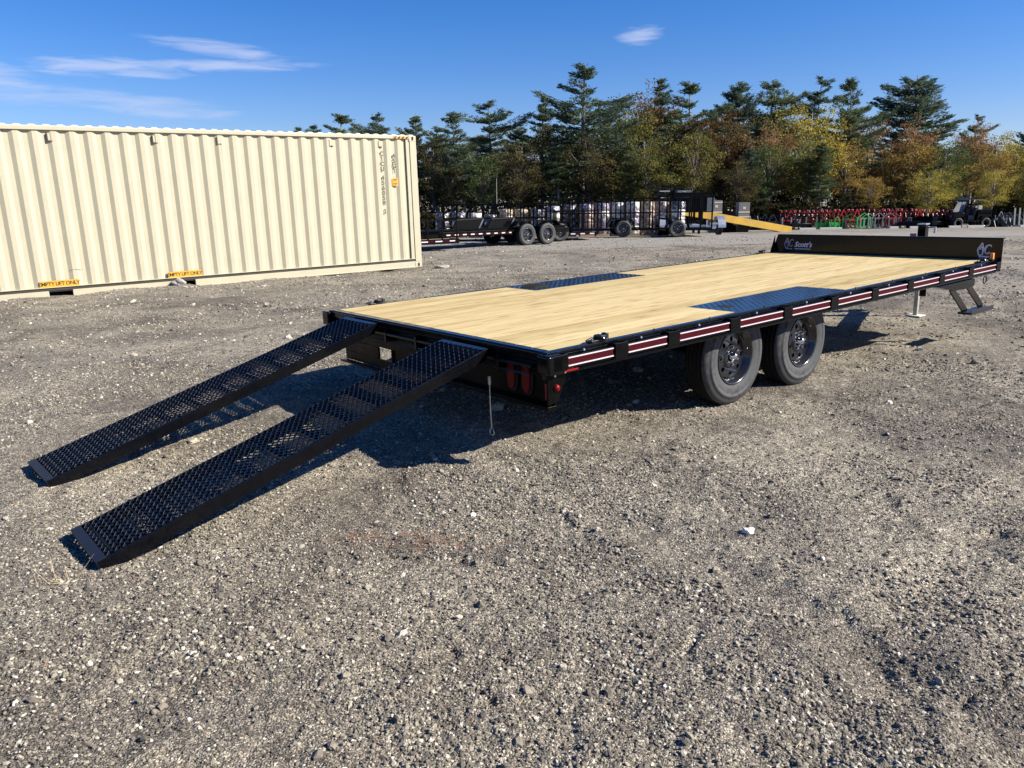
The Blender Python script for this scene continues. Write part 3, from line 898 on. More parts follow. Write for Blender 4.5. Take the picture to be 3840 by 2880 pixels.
# rear header: rounded edge tube, rod, and lip the ramps hook on
m = MB(); m.bb(0.0, 0.058, 0.045, WT - 0.045, D - 0.055, D + 0.003); m.build('rear_header', M_black, trl, bevel=0.014, seg=3)
MB().bb(-0.012, 0.05, 0.12, WT - 0.12, D - 0.098, D - 0.078).build('ramp_bar', M_black, trl, bevel=0.005)
MB().bb(0.035, 0.045, 0.05, WT - 0.05, D - 0.140, D - 0.0551).build('rear_channel', M_blackd, trl)
MB().tube((-0.004, 0.14, D - 0.135), (-0.004, WT - 0.14, D - 0.135), 0.006).build('ramp_rod', M_steelblk, trl)
for yy in (0.0, 0.40, 0.97, 1.27, 1.66, 2.28, WT - 0.03):
    MB().bb(-0.016, 0.034, yy, yy + 0.022, D - 0.145, D - 0.058).build('hinge_lug', M_black, trl, bevel=0.003)
# rear corner caps
for yy in (-0.055, WT - 0.045):
    MB().bb(-0.035, 0.075, yy, yy + 0.10, D - 0.112, D - 0.006).build('corner_cap', M_black, trl, bevel=0.014, seg=3)
# tail plate with opening, lamps, side wings
zb = 0.335
m = MB()
m.bb(0.05, 0.065, 0.0, 1.66, zb + 0.03, D - 0.142)
m.bb(0.05, 0.065, 1.66, 2.30, 0.445, D - 0.142)
m.bb(0.05, 0.065, 1.63, 2.42, zb - 0.045, zb + 0.02)
m.bb(0.05, 0.065, 1.90, 2.42, zb + 0.0205, 0.4445)
m.bb(0.0, 0.065, 0.0, 1.60, zb + 0.005, zb + 0.0295)
m.bb(0.0, 0.049, 1.40, 2.42, zb - 0.06, zb - 0.046)
m.bb(0.0, 0.065, 1.28, 1.399, zb - 0.06, zb + 0.004)
m.build('tail_plate', M_blackd, trl, bevel=0.003)


def oval(name, yc, zc, a, b_, x, th, mat, parent, lean=0.0):
    m = MB(); pts = []
    n_ = 28
    for i in range(n_):
        t_ = 2 * math.pi * i / n_
        ca, sa = math.cos(t_), math.sin(t_)
        k = (abs(ca) ** 2.6 + abs(sa) ** 2.6) ** (-1 / 2.6)
        pts.append((yc + a * ca * k + lean * sa * b_, zc + b_ * sa * k))
    m.prism(pts, 'x', x - th, x)
    return m.build(name, mat, parent, bevel=min(0.006, th * .45))


for yc in (0.345, 0.213):
    g_ = oval('tail_lamp_grommet', yc, 0.485, 0.048, 0.096, 0.0495, 0.012, M_dark, trl)
    oval('tail_lamp', yc, 0.485, 0.034, 0.080, 0.037, 0.012, M_redlens, g_)
MB().bb(0.0455, 0.0495, 0.022, 0.072, 0.385, 0.475).build('red_reflector', M_redsheet, trl)
for yy in (-0.004, WT - 0.008):
    w_ = MB().prism([(0.0, 0.545), (0.155, 0.560), (0.075, 0.385), (0.0, 0.372)], 'y', yy, yy + 0.012).build('side_wing', M_blackd, trl, bevel=0.003)
    if yy < 0:
        MB().lathe([(0.0, -0.016), (0.012, -0.014), (0.020, -0.006), (0.021, 0.0)], 'y', (0.062, yy - 0.001, 0.462), 18).build('marker_lamp', M_redlens, w_, smooth=True)
        MB().lathe([(0.0, -0.006), (0.006, -0.005), (0.008, 0)], 'y', (0.05, yy - 0.001, 0.53), 8).build('screw', M_zinc, w_, smooth=True)
        MB().lathe([(0.0, -0.006), (0.006, -0.005), (0.008, 0)], 'y', (0.125, yy - 0.001, 0.54), 8).build('screw', M_zinc, w_, smooth=True)
MB().bb(0.09, 0.185, -0.0465, -0.0445, D - 0.108, D - 0.0985).bb(0.09, 0.185, -0.0125, -0.0105, D - 0.110, D - 0.092).build('red_reflector', M_redsheet, trl)
MB().tube((0.03, 1.49, 0.33), (0.03, 1.49, 0.41), 0.014).build('bright_stud', M_zinc, trl)
# structure under the deck
for yy in (0.78, 1.70):
    m = MB(); m.bb(0.07, LT - 0.02, yy, yy + 0.10, D - 0.150, D - 0.141); m.bb(0.07, LT - 0.02, yy, yy + 0.10, D - 0.345, D - 0.335)
    m.bb(0.07, LT - 0.02, yy + 0.046, yy + 0.054, D - 0.3349, D - 0.1501); m.build('main_beam', M_blackd, trl)
x = 0.35
while x < LT:
    MB().bb(x, x + 0.05, 0.06, WT - 0.06, D - 0.140, D - 0.041).build('crossmember', M_blackd, trl); x += 0.41
# axles and springs
UX = (1.9167, 2.7933); WVY = 0.1553


def wheel_z(u, v):
    # local z where world height is 0.352
    p = Mt @ Vector((u, v, 0)); return (0.352 - p.z) / Tw.z


for u in UX:
    z = wheel_z(u, 1.2)
    MB().tube((u, 0.30, z), (u, WT - 0.30, z), 0.038, n=12).build('axle', M_blackd, trl, smooth=True)
    for yy in (0.80, 1.72):
        m = MB()
        for q in range(4):
            L_ = 0.33 - q * 0.07
            m.bb(u - L_, u + L_, yy, yy + 0.045, z + 0.052 - q * 0.009, z + 0.0595 - q * 0.009)
        m.build('leaf_spring', M_blackd, trl)
for yy in (0.80, 1.72):
    for u in (UX[0] - 0.40, (UX[0] + UX[1]) / 2, UX[1] + 0.40):
        MB().bb(u - 0.03, u + 0.03, yy - 0.005, yy + 0.05, 0.33, D - 0.346).build('spring_hanger', M_blackd, trl)

# wheels
tyre_prof = [(0.190, 0.030), (0.196, 0.010), (0.215, 0.000), (0.240, -0.006), (0.262, -0.009), (0.275, -0.0085), (0.277, -0.0115), (0.296, -0.011), (0.298, -0.006), (0.318, 0.000),
             (0.334, 0.010), (0.345, 0.024), (0.350, 0.036), (0.350, 0.052), (0.342, 0.054), (0.342, 0.062), (0.3515, 0.064), (0.352, 0.088), (0.343, 0.090), (0.343, 0.100),
             (0.352, 0.102), (0.352, 0.122), (0.343, 0.124), (0.343, 0.134), (0.352, 0.136), (0.351, 0.160), (0.342, 0.162), (0.342, 0.170), (0.350, 0.172), (0.349, 0.190),
             (0.335, 0.212), (0.300, 0.226), (0.260, 0.226), (0.215, 0.216), (0.190, 0.20)]
M_tread = basic('shaded_tread_rubber', (0.011, 0.011, 0.011), 0.85, var=0.3, scale=30, spec=0.2)  # tread without dust, the shade it lies in darkened into its colour
TY_ME = MB().lathe(tyre_prof, 'y', n=72).mesh('tyre', M_tyre, True)
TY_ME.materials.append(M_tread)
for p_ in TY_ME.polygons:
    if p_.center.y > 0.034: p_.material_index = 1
rimp = [(0.196, 0.012), (0.205, 0.004), (0.203, -0.002), (0.196, -0.003), (0.190, 0.004), (0.184, 0.016), (0.176, 0.030), (0.170, 0.040), (0.166, 0.060), (0.156, 0.066),
        (0.154, 0.150), (0.180, 0.165), (0.196, 0.205)]
RIM_ME = MB().lathe(rimp, 'y', n=56).mesh('rim', M_rim, True)


def disc_with_holes():
    cu = bpy.data.curves.new('disc', 'CURVE'); cu.dimensions = '2D'; cu.fill_mode = 'BOTH'; cu.extrude = 0.0025

    def circ(cx_, cy_, r_, n_, sq=1.0, ang_=0):
        s_ = cu.splines.new('POLY'); s_.points.add(n_ - 1); s_.use_cyclic_u = True
        for i in range(n_):
            t_ = 2 * math.pi * i / n_
            x_, y_ = r_ * math.cos(t_), r_ * sq * math.sin(t_)
            s_.points[i].co = (cx_ + x_ * math.cos(ang_) - y_ * math.sin(ang_), cy_ + x_ * math.sin(ang_) + y_ * math.cos(ang_), 0, 1)
    circ(0, 0, 0.158, 48)
    for k in range(8):
        a_ = 2 * math.pi * (k + 0.5) / 8
        circ(0.122 * math.cos(a_), 0.122 * math.sin(a_), 0.0175, 14, 1.0, a_)
    circ(0, 0, 0.040, 24)
    o = bpy.data.objects.new('disc_src', cu); sc.collection.objects.link(o)
    dg = bpy.context.evaluated_depsgraph_get()
    me_ = bpy.data.meshes.new_from_object(o.evaluated_get(dg))
    bpy.data.objects.remove(o)
    # subdivide radially by dishing with existing verts
    for v in me_.vertices:
        x_, y_, z_ = v.co
        r_ = math.hypot(x_, y_)
        dish = 0.058 + 0.010 * (1 - min(1, abs(r_ - 0.1) / 0.05)) * -1.0 if r_ > 0.05 else 0.046
        v.co = (x_, dish + z_, y_)
    me_.materials.clear(); me_.materials.append(M_rim)
    return me_


DISC_ME = disc_with_holes()
DISH_ME = MB().lathe([(0.158, 0.056), (0.150, 0.054), (0.145, 0.052)], 'y', n=40).lathe([(0.088, 0.0545), (0.082, 0.044), (0.074, 0.040), (0.046, 0.040), (0.040, 0.046)], 'y', n=40).mesh('rim_dish', M_rim, True)
NUT_ME = MB().lathe([(0.0, -0.020), (0.006, -0.019), (0.0105, -0.012), (0.0115, 0.0)], 'y', n=6).mesh('lug_nut', M_chrome, False)
CAP_ME = MB().lathe([(0.0, -0.046), (0.016, -0.045), (0.0225, -0.040), (0.024, -0.034), (0.027, -0.031), (0.027, -0.020), (0.030, -0.016), (0.031, 0.0)], 'y', n=28).mesh('hub_cap', M_chrome, True)
BACK_ME = MB().lathe([(0.0, 0.10), (0.148, 0.10), (0.148, 0.14), (0.0, 0.14)], 'y', n=32).mesh('brake_drum', M_dark, True)
STEM_ME = MB().tube((0, 0, 0), (0.008, -0.012, 0.0), 0.004, n=8).mesh('valve_stem', M_chrome, True)


def ob(name, me_, parent, loc=(0, 0, 0), rot=(0, 0, 0)):
    o = bpy.data.objects.new(name, me_); o.location = loc; o.rotation_euler = rot; link(o, parent); return o


def wheel(parent, loc, flip=False, spin=0.0):
    w_ = bpy.data.objects.new('wheel', None); w_.location = loc; w_.rotation_euler = (0, 0, math.pi if flip else 0); w_.scale = (1, 0.86, 1); link(w_, parent)
    ob('tyre', TY_ME, w_, rot=(0, 0.3, 0)); ob('rim', RIM_ME, w_); ob('wheel_disc', DISC_ME, w_, rot=(0, spin, 0)); ob('rim_dish', DISH_ME, w_)
    for k in range(6):
        a_ = 2 * math.pi * k / 6 + spin + 0.2
        ob('lug_nut', NUT_ME, w_, (0.062 * math.cos(a_), 0.040, 0.062 * math.sin(a_)))
    ob('hub_cap', CAP_ME, w_, (0, 0.040, 0)); ob('brake_drum', BACK_ME, w_)
    ob('valve_stem', STEM_ME, w_, (0.158 * math.cos(-0.2 + spin), 0.03, 0.158 * math.sin(-0.2 + spin)))


for k, u in enumerate(UX):
    wheel(trl, (u, WVY, wheel_z(u, WVY)), spin=0.4 + k * 0.5)
    wheel(trl, (u, WT - WVY, wheel_z(u, WT - WVY)), flip=True, spin=0.9)
# headboard
m = MB(); m.prism([(-0.035, D - 0.115), (WT + 0.02, D - 0.115), (WT + 0.02, D + 0.003), (WT - 0.055, D + 0.218), (-0.035, D + 0.208)], 'x', LT - 0.006, LT + 0.006)
hb_ = m.build('headboard', M_black, trl, bevel=0.002)
MB().bb(LT - 0.01, LT + 0.05, -0.035, WT - 0.055, D + 0.2085, D + 0.2185).build('headboard_lip', M_blackd, trl)
MB().prism([(LT - 0.006, D + 0.003), (LT - 0.006, D + 0.205), (LT - 0.10, D + 0.003)], 'y', WT - 0.02, WT - 0.012).build('gusset', M_black, trl)


def logo(parent, yc, zc, s, mat):
    x = LT - 0.0085
    m = MB()
    def ln(a_, b_, w_=0.010): m.bar((x, yc - a_[0] * s, zc + a_[1] * s), (x, yc - b_[0] * s, zc + b_[1] * s), 0.0012, w_ * s * 9, (0, 0, 1)) if False else m.bar((x, yc - a_[0] * s, zc + a_[1] * s), (x, yc - b_[0] * s, zc + b_[1] * s), w_ * s * 9, 0.0012, (1, 0, 0))
    P_ = [(-0.5, 0.05), (-0.18, 0.62), (-0.02, 0.1), (-0.12, -0.35), (-0.38, -0.42)]
    for a_, b_ in zip(P_, P_[1:] + P_[:1]): ln(a_, b_)
    ln((-0.36, 0.05), (-0.18, 0.35)); ln((-0.18, 0.35), (-0.1, -0.1))
    ln((-0.12, -0.2), (0.16, 0.42))
    C_ = [(0.52, 0.32), (0.42, 0.46), (0.25, 0.44), (0.12, 0.22), (0.06, -0.02), (0.12, -0.22), (0.30, -0.26), (0.42, -0.1)]
    for a_, b_ in zip(C_[:-1], C_[1:]): ln(a_, b_)
    m.build('emblem', mat, parent)
    MB().bb(x - 0.0008, x + 0.0008, yc - 0.40 * s, yc + 0.36 * s, zc - 0.56 * s, zc - 0.44 * s).build('emblem_bar', mat, parent)


logo(hb_, 2.335, D + 0.105, 0.118, M_decald)
logo(hb_, 0.130, D + 0.090, 0.125, M_decal)
# lettering reads from the rear of the trailer: x axis of the text runs to -y
MT = Matrix(((0, 0, -1, LT - 0.0085), (-1, 0, 0, 2.148), (0, 1, 0, D + 0.098), (0, 0, 0, 1)))
text_obj('lettering', "Scott's", 0.085, M_decal, hb_, MT, shear=0.35, bold=0.0022)
MB().bb(LT - 0.0093, LT - 0.0077, 2.045, 2.255, D + 0.044, D + 0.052).build('lettering_bar', M_decal, hb_)
# amber front marker
o = MB().bb(5.975, 6.03, -0.012, 0.03, D + 0.003, D + 0.012).build('marker_base', M_blackd, trl)
MB().bb(5.983, 6.022, -0.008, 0.024, D + 0.0125, D + 0.078).build('amber_marker', M_amber, trl, bevel=0.006)


def tiedown(x, y, sgn):
    b_ = bpy.data.objects.new('tie_down', None); b_.location = (x, y, D + 0.003); link(b_, trl)
    MB().bb(-0.085, 0.055, -0.022, 0.022, 0, 0.012).build('base', M_steelblk, b_, bevel=0.003)
    MB().torus((0.0, 0, 0.018), 0.034, 0.0075, 'z', 18, 6).build('ring', M_black, b_, smooth=True)
    m = MB(); m.bb(-0.02, 0.02, -0.030, 0.030, 0.012, 0.034); m.bb(0.03, 0.052, -0.02, 0.02, 0.012, 0.040); m.tube((-0.11, 0, 0.012), (-0.06, 0, 0.024), 0.007)
    m.build('latch', M_steelblk, b_, bevel=0.003)
    for q in (-0.05, 0.045): MB().lathe([(0, 0.022), (0.006, 0.020), (0.007, 0.012)], 'z', (q, 0.012, 0), 8).build('bolt', M_zinc, b_, smooth=True)


tiedown(0.43, 0.030, 1); tiedown(0.43, WT - 0.02, -1); tiedown(5.83, 0.035, 1); tiedown(5.83, WT - 0.02, -1)
# hanging ring front right
MB().torus((5.80, -0.02, D - 0.168), 0.038, 0.0055, 'y', 22, 6).build('hanging_ring', M_steelblk, trl, smooth=True)
# entry step
m = MB(); m.prism([(4.70, D - 0.133), (5.56, D - 0.133), (5.55, D - 0.205), (5.30, D - 0.215), (5.10, D - 0.205)], 'y', -0.02, 0.09)
m.build('step_bracket', M_black, trl, bevel=0.004)
st_ = MB(); st_.bar((5.14, 0.03, D - 0.19), (5.38, -0.03, D - 0.44), 0.075, 0.014, (0, 1, 0)); st_.bar((5.50, 0.03, D - 0.18), (5.76, -0.03, D - 0.435), 0.075, 0.014, (0, 1, 0))
s1 = st_.build('step_leg', M_black, trl, bevel=0.002)
MB().bb(5.32, 5.86, -0.10, 0.02, D - 0.455, D - 0.435).bb(5.32, 5.86, -0.105, -0.10, D - 0.46, D - 0.415).build('step_tread', M_steelblk, trl, bevel=0.003)
# tongue, coupler and jack
m = MB(); m.bar((5.3, 0.35, D - 0.24), (7.35, 1.20, D - 0.30), 0.06, 0.13); m.bar((5.3, WT - 0.35, D - 0.24), (7.35, WT - 1.20, D - 0.30), 0.06, 0.13)
m.build('tongue', M_blackd, trl)
m = MB(); m.bb(7.28, 7.62, 1.225, 1.325, D - 0.33, D - 0.24); m.build('coupler', M_steelblk, trl, bevel=0.01)
jb = Mti @ Vector((4.91, 9.23, 0.0))
jx, jy = 7.0, 1.12
zg = (0.0 - (Mt @ Vector((jx, jy, 0))).z) / Tw.z
jk = bpy.data.objects.new('jack', None); jk.location = (jx, jy, zg); link(jk, trl)
MB().bb(-0.024, 0.024, -0.024, 0.024, 0.01, 0.62).build('jack_leg', M_grime, jk, bevel=0.004)
MB().bb(-0.085, 0.085, -0.085, 0.085, 0.012, 0.022).build('jack_foot', M_white, jk)
MB().bb(-0.045, 0.045, -0.045, 0.045, 0.45, 1.10).build('jack_tube', M_black, jk, bevel=0.006)
MB().bb(-0.05, 0.05, -0.05, 0.05, 1.101, 1.115).tube((0, -0.05, 1.07), (0, -0.13, 1.07), 0.008).bb(-0.01, 0.01, -0.145, -0.125, 1.0, 1.075).build('jack_head', M_zinc, jk)
MB().bb(-0.06, -0.048, 0.05, 0.12, 0.92, 1.0).build('jack_tag', M_pink, jk)
# drop wire with ring hanging from the tail
wr_ = bpy.data.objects.new('pull_wire', None); wr_.location = (-0.01, 0.496, 0.43); link(wr_, trl)
zl = -0.318
MB().tube((0, 0, 0), (0.0, 0.004, zl * 0.5), 0.0035).tube((0, 0.004, zl * 0.5), (0, 0, zl + 0.03), 0.0035).build('wire', M_zinc, wr_)
MB().torus((0, 0, zl + 0.01), 0.020, 0.004, 'x', 18, 6).build('wire_ring', M_zinc, wr_, smooth=True)
MB().tube((0, 0, -0.02), (0, 0, 0.03), 0.010).build('wire_ferrule', M_zinc, wr_)

# ------------------------------------------------------------------ ramps
Uh = Vector((math.sin(TY), math.cos(TY), 0)); Vh = Vector((-math.cos(TY), math.sin(TY), 0)); Oh = Vector((TO.x, TO.y, 0))


M_endplate = basic('worn_blue_black_plate', (0.006, 0.009, 0.018), 0.42, var=0.3, scale=30, spec=0.3, rvar=0.1)


def ramp(vt, vb, wtop, label):
    pt = Oh + Uh * -0.03 + Vh * vt + Vector((0, 0, 0.618))
    pb = Oh + Uh * -2.150 + Vh * vb + Vector((0, 0, 0.004))
    X = (pb - pt); Lr = X.length; X.normalize()
    Y = Vector((0, 0, 1)).cross(X).normalized(); Z = X.cross(Y)
    if Z.z < 0: Y = -Y; Z = -Z
    M = Matrix(((X.x, Y.x, Z.x, pt.x), (X.y, Y.y, Z.y, pt.y), (X.z, Y.z, Z.z, pt.z), (0, 0, 0, 1)))
    rp = empty('loading_ramp', mat=M, label=label, cat='ramp', group='loading ramps hooked on the trailer tail')
    hw = wtop / 2
    for s_ in (-1, 1):
        a_, b_ = sorted((s_ * hw, s_ * (hw - 0.006)))
        c_, d_ = sorted((s_ * (hw - 0.006), s_ * (hw - 0.040)))
        m = MB(); m.prism([(0.0, 0.004), (Lr, 0.004), (Lr, -0.032), (Lr - 0.12, -0.060), (0.05, -0.060), (0.0, -0.03)], 'y', a_, b_)
        m.bb(0.05, Lr - 0.10, c_, d_, -0.060, -0.054)
        m.bb(0.0, Lr, c_, s_ * (hw - 0.014), -0.012, 0.004) if s_ < 0 else m.bb(0.0, Lr, s_ * (hw - 0.014), d_ if d_ > c_ else c_, -0.012, 0.004)
        m.build('side_channel', M_black, rp, bevel=0.0022)
    n_ = 11
    for k in range(n_):
        x = 0.14 + k * (Lr - 0.30) / (n_ - 1)
        m = MB(); m.bb(x, x + 0.006, -hw + 0.007, hw - 0.007, -0.054, -0.010); m.bb(x + 0.0061, x + 0.05, -hw + 0.041, hw - 0.041, -0.016, -0.010)
        m.build('cross_member', M_black, rp)
    MB().bb(Lr - 0.040, Lr + 0.004, -hw + 0.001, hw - 0.001, 0.0045, 0.0085).bb(Lr - 0.001, Lr + 0.004, -hw + 0.001, hw - 0.001, -0.030, 0.0044).build('end_plate', M_endplate, rp, bevel=0.002)
    MB().bb(0.0, 0.03, -hw + 0.015, hw - 0.015, -0.03, 0.003).build('top_plate', M_plate, rp)
    for s_ in (-1, 1):
        MB().bb(-0.035, 0.03, s_ * (hw - 0.05) - 0.01, s_ * (hw - 0.05) + 0.01, -0.035, -0.0305).bb(-0.045, -0.0355, s_ * (hw - 0.05) - 0.01, s_ * (hw - 0.05) + 0.01, -0.075, -0.0305).build('hook', M_steelblk, rp)
    # expanded metal: diamond strands
    m = MB(); sx_, ny_ = 0.0172, 18
    hx = sx_; wy = (wtop - 0.022) / ny_
    i = 0; x = 0.03
    while x + hx < Lr - 0.038:
        for j in range(ny_):
            ya = -hw + 0.011 + j * wy; yb = ya + wy
            if (i + j) % 2 == 0: p, q = (x, ya, 0), (x + hx, yb, 0)
            else: p, q = (x + hx, ya, 0), (x, yb, 0)
            p = (p[0], p[1], 0.003 + 0.0035 * ((j + 0) % 2)); q = (q[0], q[1], 0.003 + 0.0035 * ((j + 1) % 2))
            m.bar(p, q, 0.0026, 0.0090, (0.45, 0, 1))
        x += hx; i += 1
    o = m.build('mesh_deck', M_mesh, rp); tag(o, kind='stuff')
    return rp


ramp(0.700, 0.618, 0.445, 'black expanded-metal ramp nearer the camera, hooked on the trailer tail')
ramp(1.985, 1.860, 0.445, 'black expanded-metal ramp on the far side, nearer the cream container')

exec_bg = True
# ------------------------------------------------------------------ foliage materials
def leafmat(name, ca, cb, cc=None, trans=0.35):
    m, N, L, b = newmat(name)
    at_ = N.new('ShaderNodeAttribute'); at_.attribute_name = 'tint'
    cr2 = N.new('ShaderNodeValToRGB'); e_ = cr2.color_ramp.elements
    e_[0].position = 0.0; e_[0].color = (*ca, 1); e_[1].position = 1.0; e_[1].color = (*(cc or cb), 1)
    if cc: x2 = e_.new(0.55); x2.color = (*cb, 1)
    L.new(at_.outputs['Fac'], cr2.inputs[0])
    N.remove(b)
    df = N.new('ShaderNodeBsdfDiffuse'); tl = N.new('ShaderNodeBsdfTranslucent'); mx = N.new('ShaderNodeMixShader'); mx.inputs[0].default_value = trans
    L.new(cr2.outputs[0], df.inputs[0]); L.new(cr2.outputs[0], tl.inputs[0])
    L.new(df.outputs[0], mx.inputs[1]); L.new(tl.outputs[0], mx.inputs[2])
    L.new(mx.outputs[0], N['Material Output'].inputs[0])
    return m


M_bark = basic('bark', (0.15, 0.13, 0.11), 0.9, var=0.3, scale=5)
LP = [leafmat('pine_needles', (0.0401, 0.0614, 0.0330), (0.1086, 0.1463, 0.0755), (0.2242, 0.2537, 0.1357), 0.28),
      leafmat('pine_needles_blue', (0.0378, 0.0614, 0.0425), (0.1038, 0.1440, 0.0944), (0.2124, 0.2502, 0.1676), 0.28)]
LD = {'dull': leafmat('leaf_dull', (0.0378, 0.0378, 0.0189), (0.0873, 0.0779, 0.0330), (0.1652, 0.1239, 0.0496)),
      'brown': leafmat('leaf_brown', (0.0614, 0.0430, 0.0215), (0.1457, 0.0951, 0.0399), (0.2454, 0.1457, 0.0583)),
      'rust': leafmat('leaf_rust', (0.1254, 0.0767, 0.0413), (0.2581, 0.1549, 0.0737), (0.4278, 0.2581, 0.1254)),
      'orange': leafmat('leaf_orange', (0.1401, 0.1002, 0.0325), (0.3024, 0.2065, 0.0590), (0.5162, 0.3466, 0.0855)),
      'yellow': leafmat('leaf_yellow', (0.1401, 0.1298, 0.0325), (0.3171, 0.2685, 0.0590), (0.5753, 0.4573, 0.0885)),
      'olive': leafmat('leaf_olive', (0.0644, 0.0706, 0.0245), (0.1503, 0.1457, 0.0430), (0.2761, 0.2378, 0.0690)),
      'green': leafmat('leaf_green', (0.0430, 0.0675, 0.0291), (0.0951, 0.1289, 0.0460), (0.1841, 0.1994, 0.0690))}
M_dusk = leafmat('leaf_understory_shade', (0.010, 0.012, 0.007), (0.025, 0.026, 0.013), (0.06, 0.045, 0.02))  # shade under the trees put into these dark leaf colours


def leaves_mesh(name, C_, S_, T_, mat, asp=0.6, dirv=None):
    """one quad leaf (or needle spray) per row: centre, size, tint"""
    n = len(C_)
    a_ = rng.normal(size=(n, 3)) if dirv is None else dirv + rng.normal(size=(n, 3)) * 0.25
    a_ /= np.linalg.norm(a_, axis=1)[:, None]
    b_ = np.cross(a_, rng.normal(size=(n, 3))); b_ /= np.linalg.norm(b_, axis=1)[:, None]
    S = S_[:, None]
    V = np.empty((n, 4, 3))
    V[:, 0] = C_ - a_ * S; V[:, 1] = C_ + b_ * S * asp; V[:, 2] = C_ + a_ * S; V[:, 3] = C_ - b_ * S * asp
    me_ = bpy.data.meshes.new(name)
    me_.vertices.add(n * 4); me_.vertices.foreach_set('co', V.ravel())
    me_.loops.add(n * 4); me_.loops.foreach_set('vertex_index', np.arange(n * 4, dtype=np.int32))
    me_.polygons.add(n); me_.polygons.foreach_set('loop_start', np.arange(n, dtype=np.int32) * 4)
    at_ = me_.attributes.new('tint', 'FLOAT', 'POINT'); at_.data.foreach_set('value', np.repeat(T_, 4))
    me_.update(calc_edges=True)
    me_.materials.append(mat)
    return me_


def pine_meshes(seed, H=10.0, zmin=0.22, R0=1.6, shape='cone', nwh=18, dens=1.0):
    rs = np.random.default_rng(seed); rr = random.Random(seed)
    tr = MB()
    tr.tube((0, 0, -0.3), (0, 0, H * 0.5), 0.17, 0.10, n=8); tr.tube((0, 0, H * 0.5), (0, 0, H * 0.985), 0.10, 0.015, n=6)
    C_, S_, T_, Dv = [], [], [], []
    for k in range(nwh):
        f = (k + rr.uniform(-0.3, 0.3)) / nwh
        z = H * (zmin + (0.975 - zmin) * f)
        if shape == 'cone': Lb = R0 * min(1.0, (1.0 - f) / 0.55) ** 0.85 * rr.uniform(0.72, 1.12)
        else: Lb = R0 * min(1.0, (1.0 - f) / 0.48) ** 0.62 * (0.7 + 0.3 * min(1, f / 0.3)) * rr.uniform(0.75, 1.15)
        nbz = rr.randint(4, 6)
        a0 = rr.uniform(0, 6.28)
        for q in range(nbz):
            if rr.random() < 0.20: continue
            a_ = a0 + q * 6.283 / nbz + rr.uniform(-0.4, 0.4)
            L_ = max(0.22, Lb * rr.uniform(0.4, 1.3) * (1 + 0.28 * math.sin(a_ + seed + f * 7)))
            rise = (0.10 + 0.50 * f) * L_ * rr.uniform(0.5, 1.4)
            d_ = Vector((math.cos(a_), math.sin(a_), 0))
            p0 = Vector((0, 0, z + rr.uniform(-0.2, 0.2) * (H / nwh) * 1.2)); p1 = p0 + d_ * L_ * 0.6 + Vector((0, 0, rise * 0.30)); p2 = p0 + d_ * L_ + Vector((0, 0, rise))
            tr.tube(p0, p1, 0.020 + 0.012 * L_, 0.012, n=4, cap=False); tr.tube(p1, p2, 0.012, 0.004, n=4, cap=False)
            ncl = max(3, int(L_ / 0.13))
            sd = Vector((-d_.y, d_.x, 0))
            for c_i in range(ncl):
                t_ = 0.25 + 0.80 * (c_i + rr.random() * 0.6) / ncl
                pc = (p0.lerp(p1, t_ / 0.6) if t_ < 0.6 else p1.lerp(p2, (t_ - 0.6) / 0.4))
                spread = 0.05 + 0.34 * L_ * max(0.1, 1 - abs(t_ - 0.62) * 2.2)
                tint0 = rr.uniform(0.0, 0.5)
                for side in (-1, 0, 1):
                    cc_ = pc + sd * side * spread * rr.uniform(0.5, 1.1) + Vector((0, 0, abs(side) * 0.05))
                    n_ = int(12 * dens)
                    off_ = rs.normal(size=(n_, 3)) * np.array([0.085, 0.085, 0.055])
                    C_.append(np.array(cc_)[None, :] + off_ + np.array([0, 0, 0.04])); S_.append(rs.uniform(0.06, 0.125, n_))
                    T_.append(np.clip(tint0 + rs.uniform(0, 0.5, n_), 0, 1))
                    dd = np.array([d_.x + sd.x * side * 0.7, d_.y + sd.y * side * 0.7, 0.55]); Dv.append(np.repeat(dd[None, :] * 1.0, n_, 0))
    C_ = np.vstack(C_); S_ = np.concatenate(S_); T_ = np.concatenate(T_); Dv = np.vstack(Dv)
    Dv /= np.linalg.norm(Dv, axis=1)[:, None]
    return tr.mesh('trunk', M_bark, True), leaves_mesh('crown', C_, S_, T_, LP[0], 0.26, Dv * 1.4)


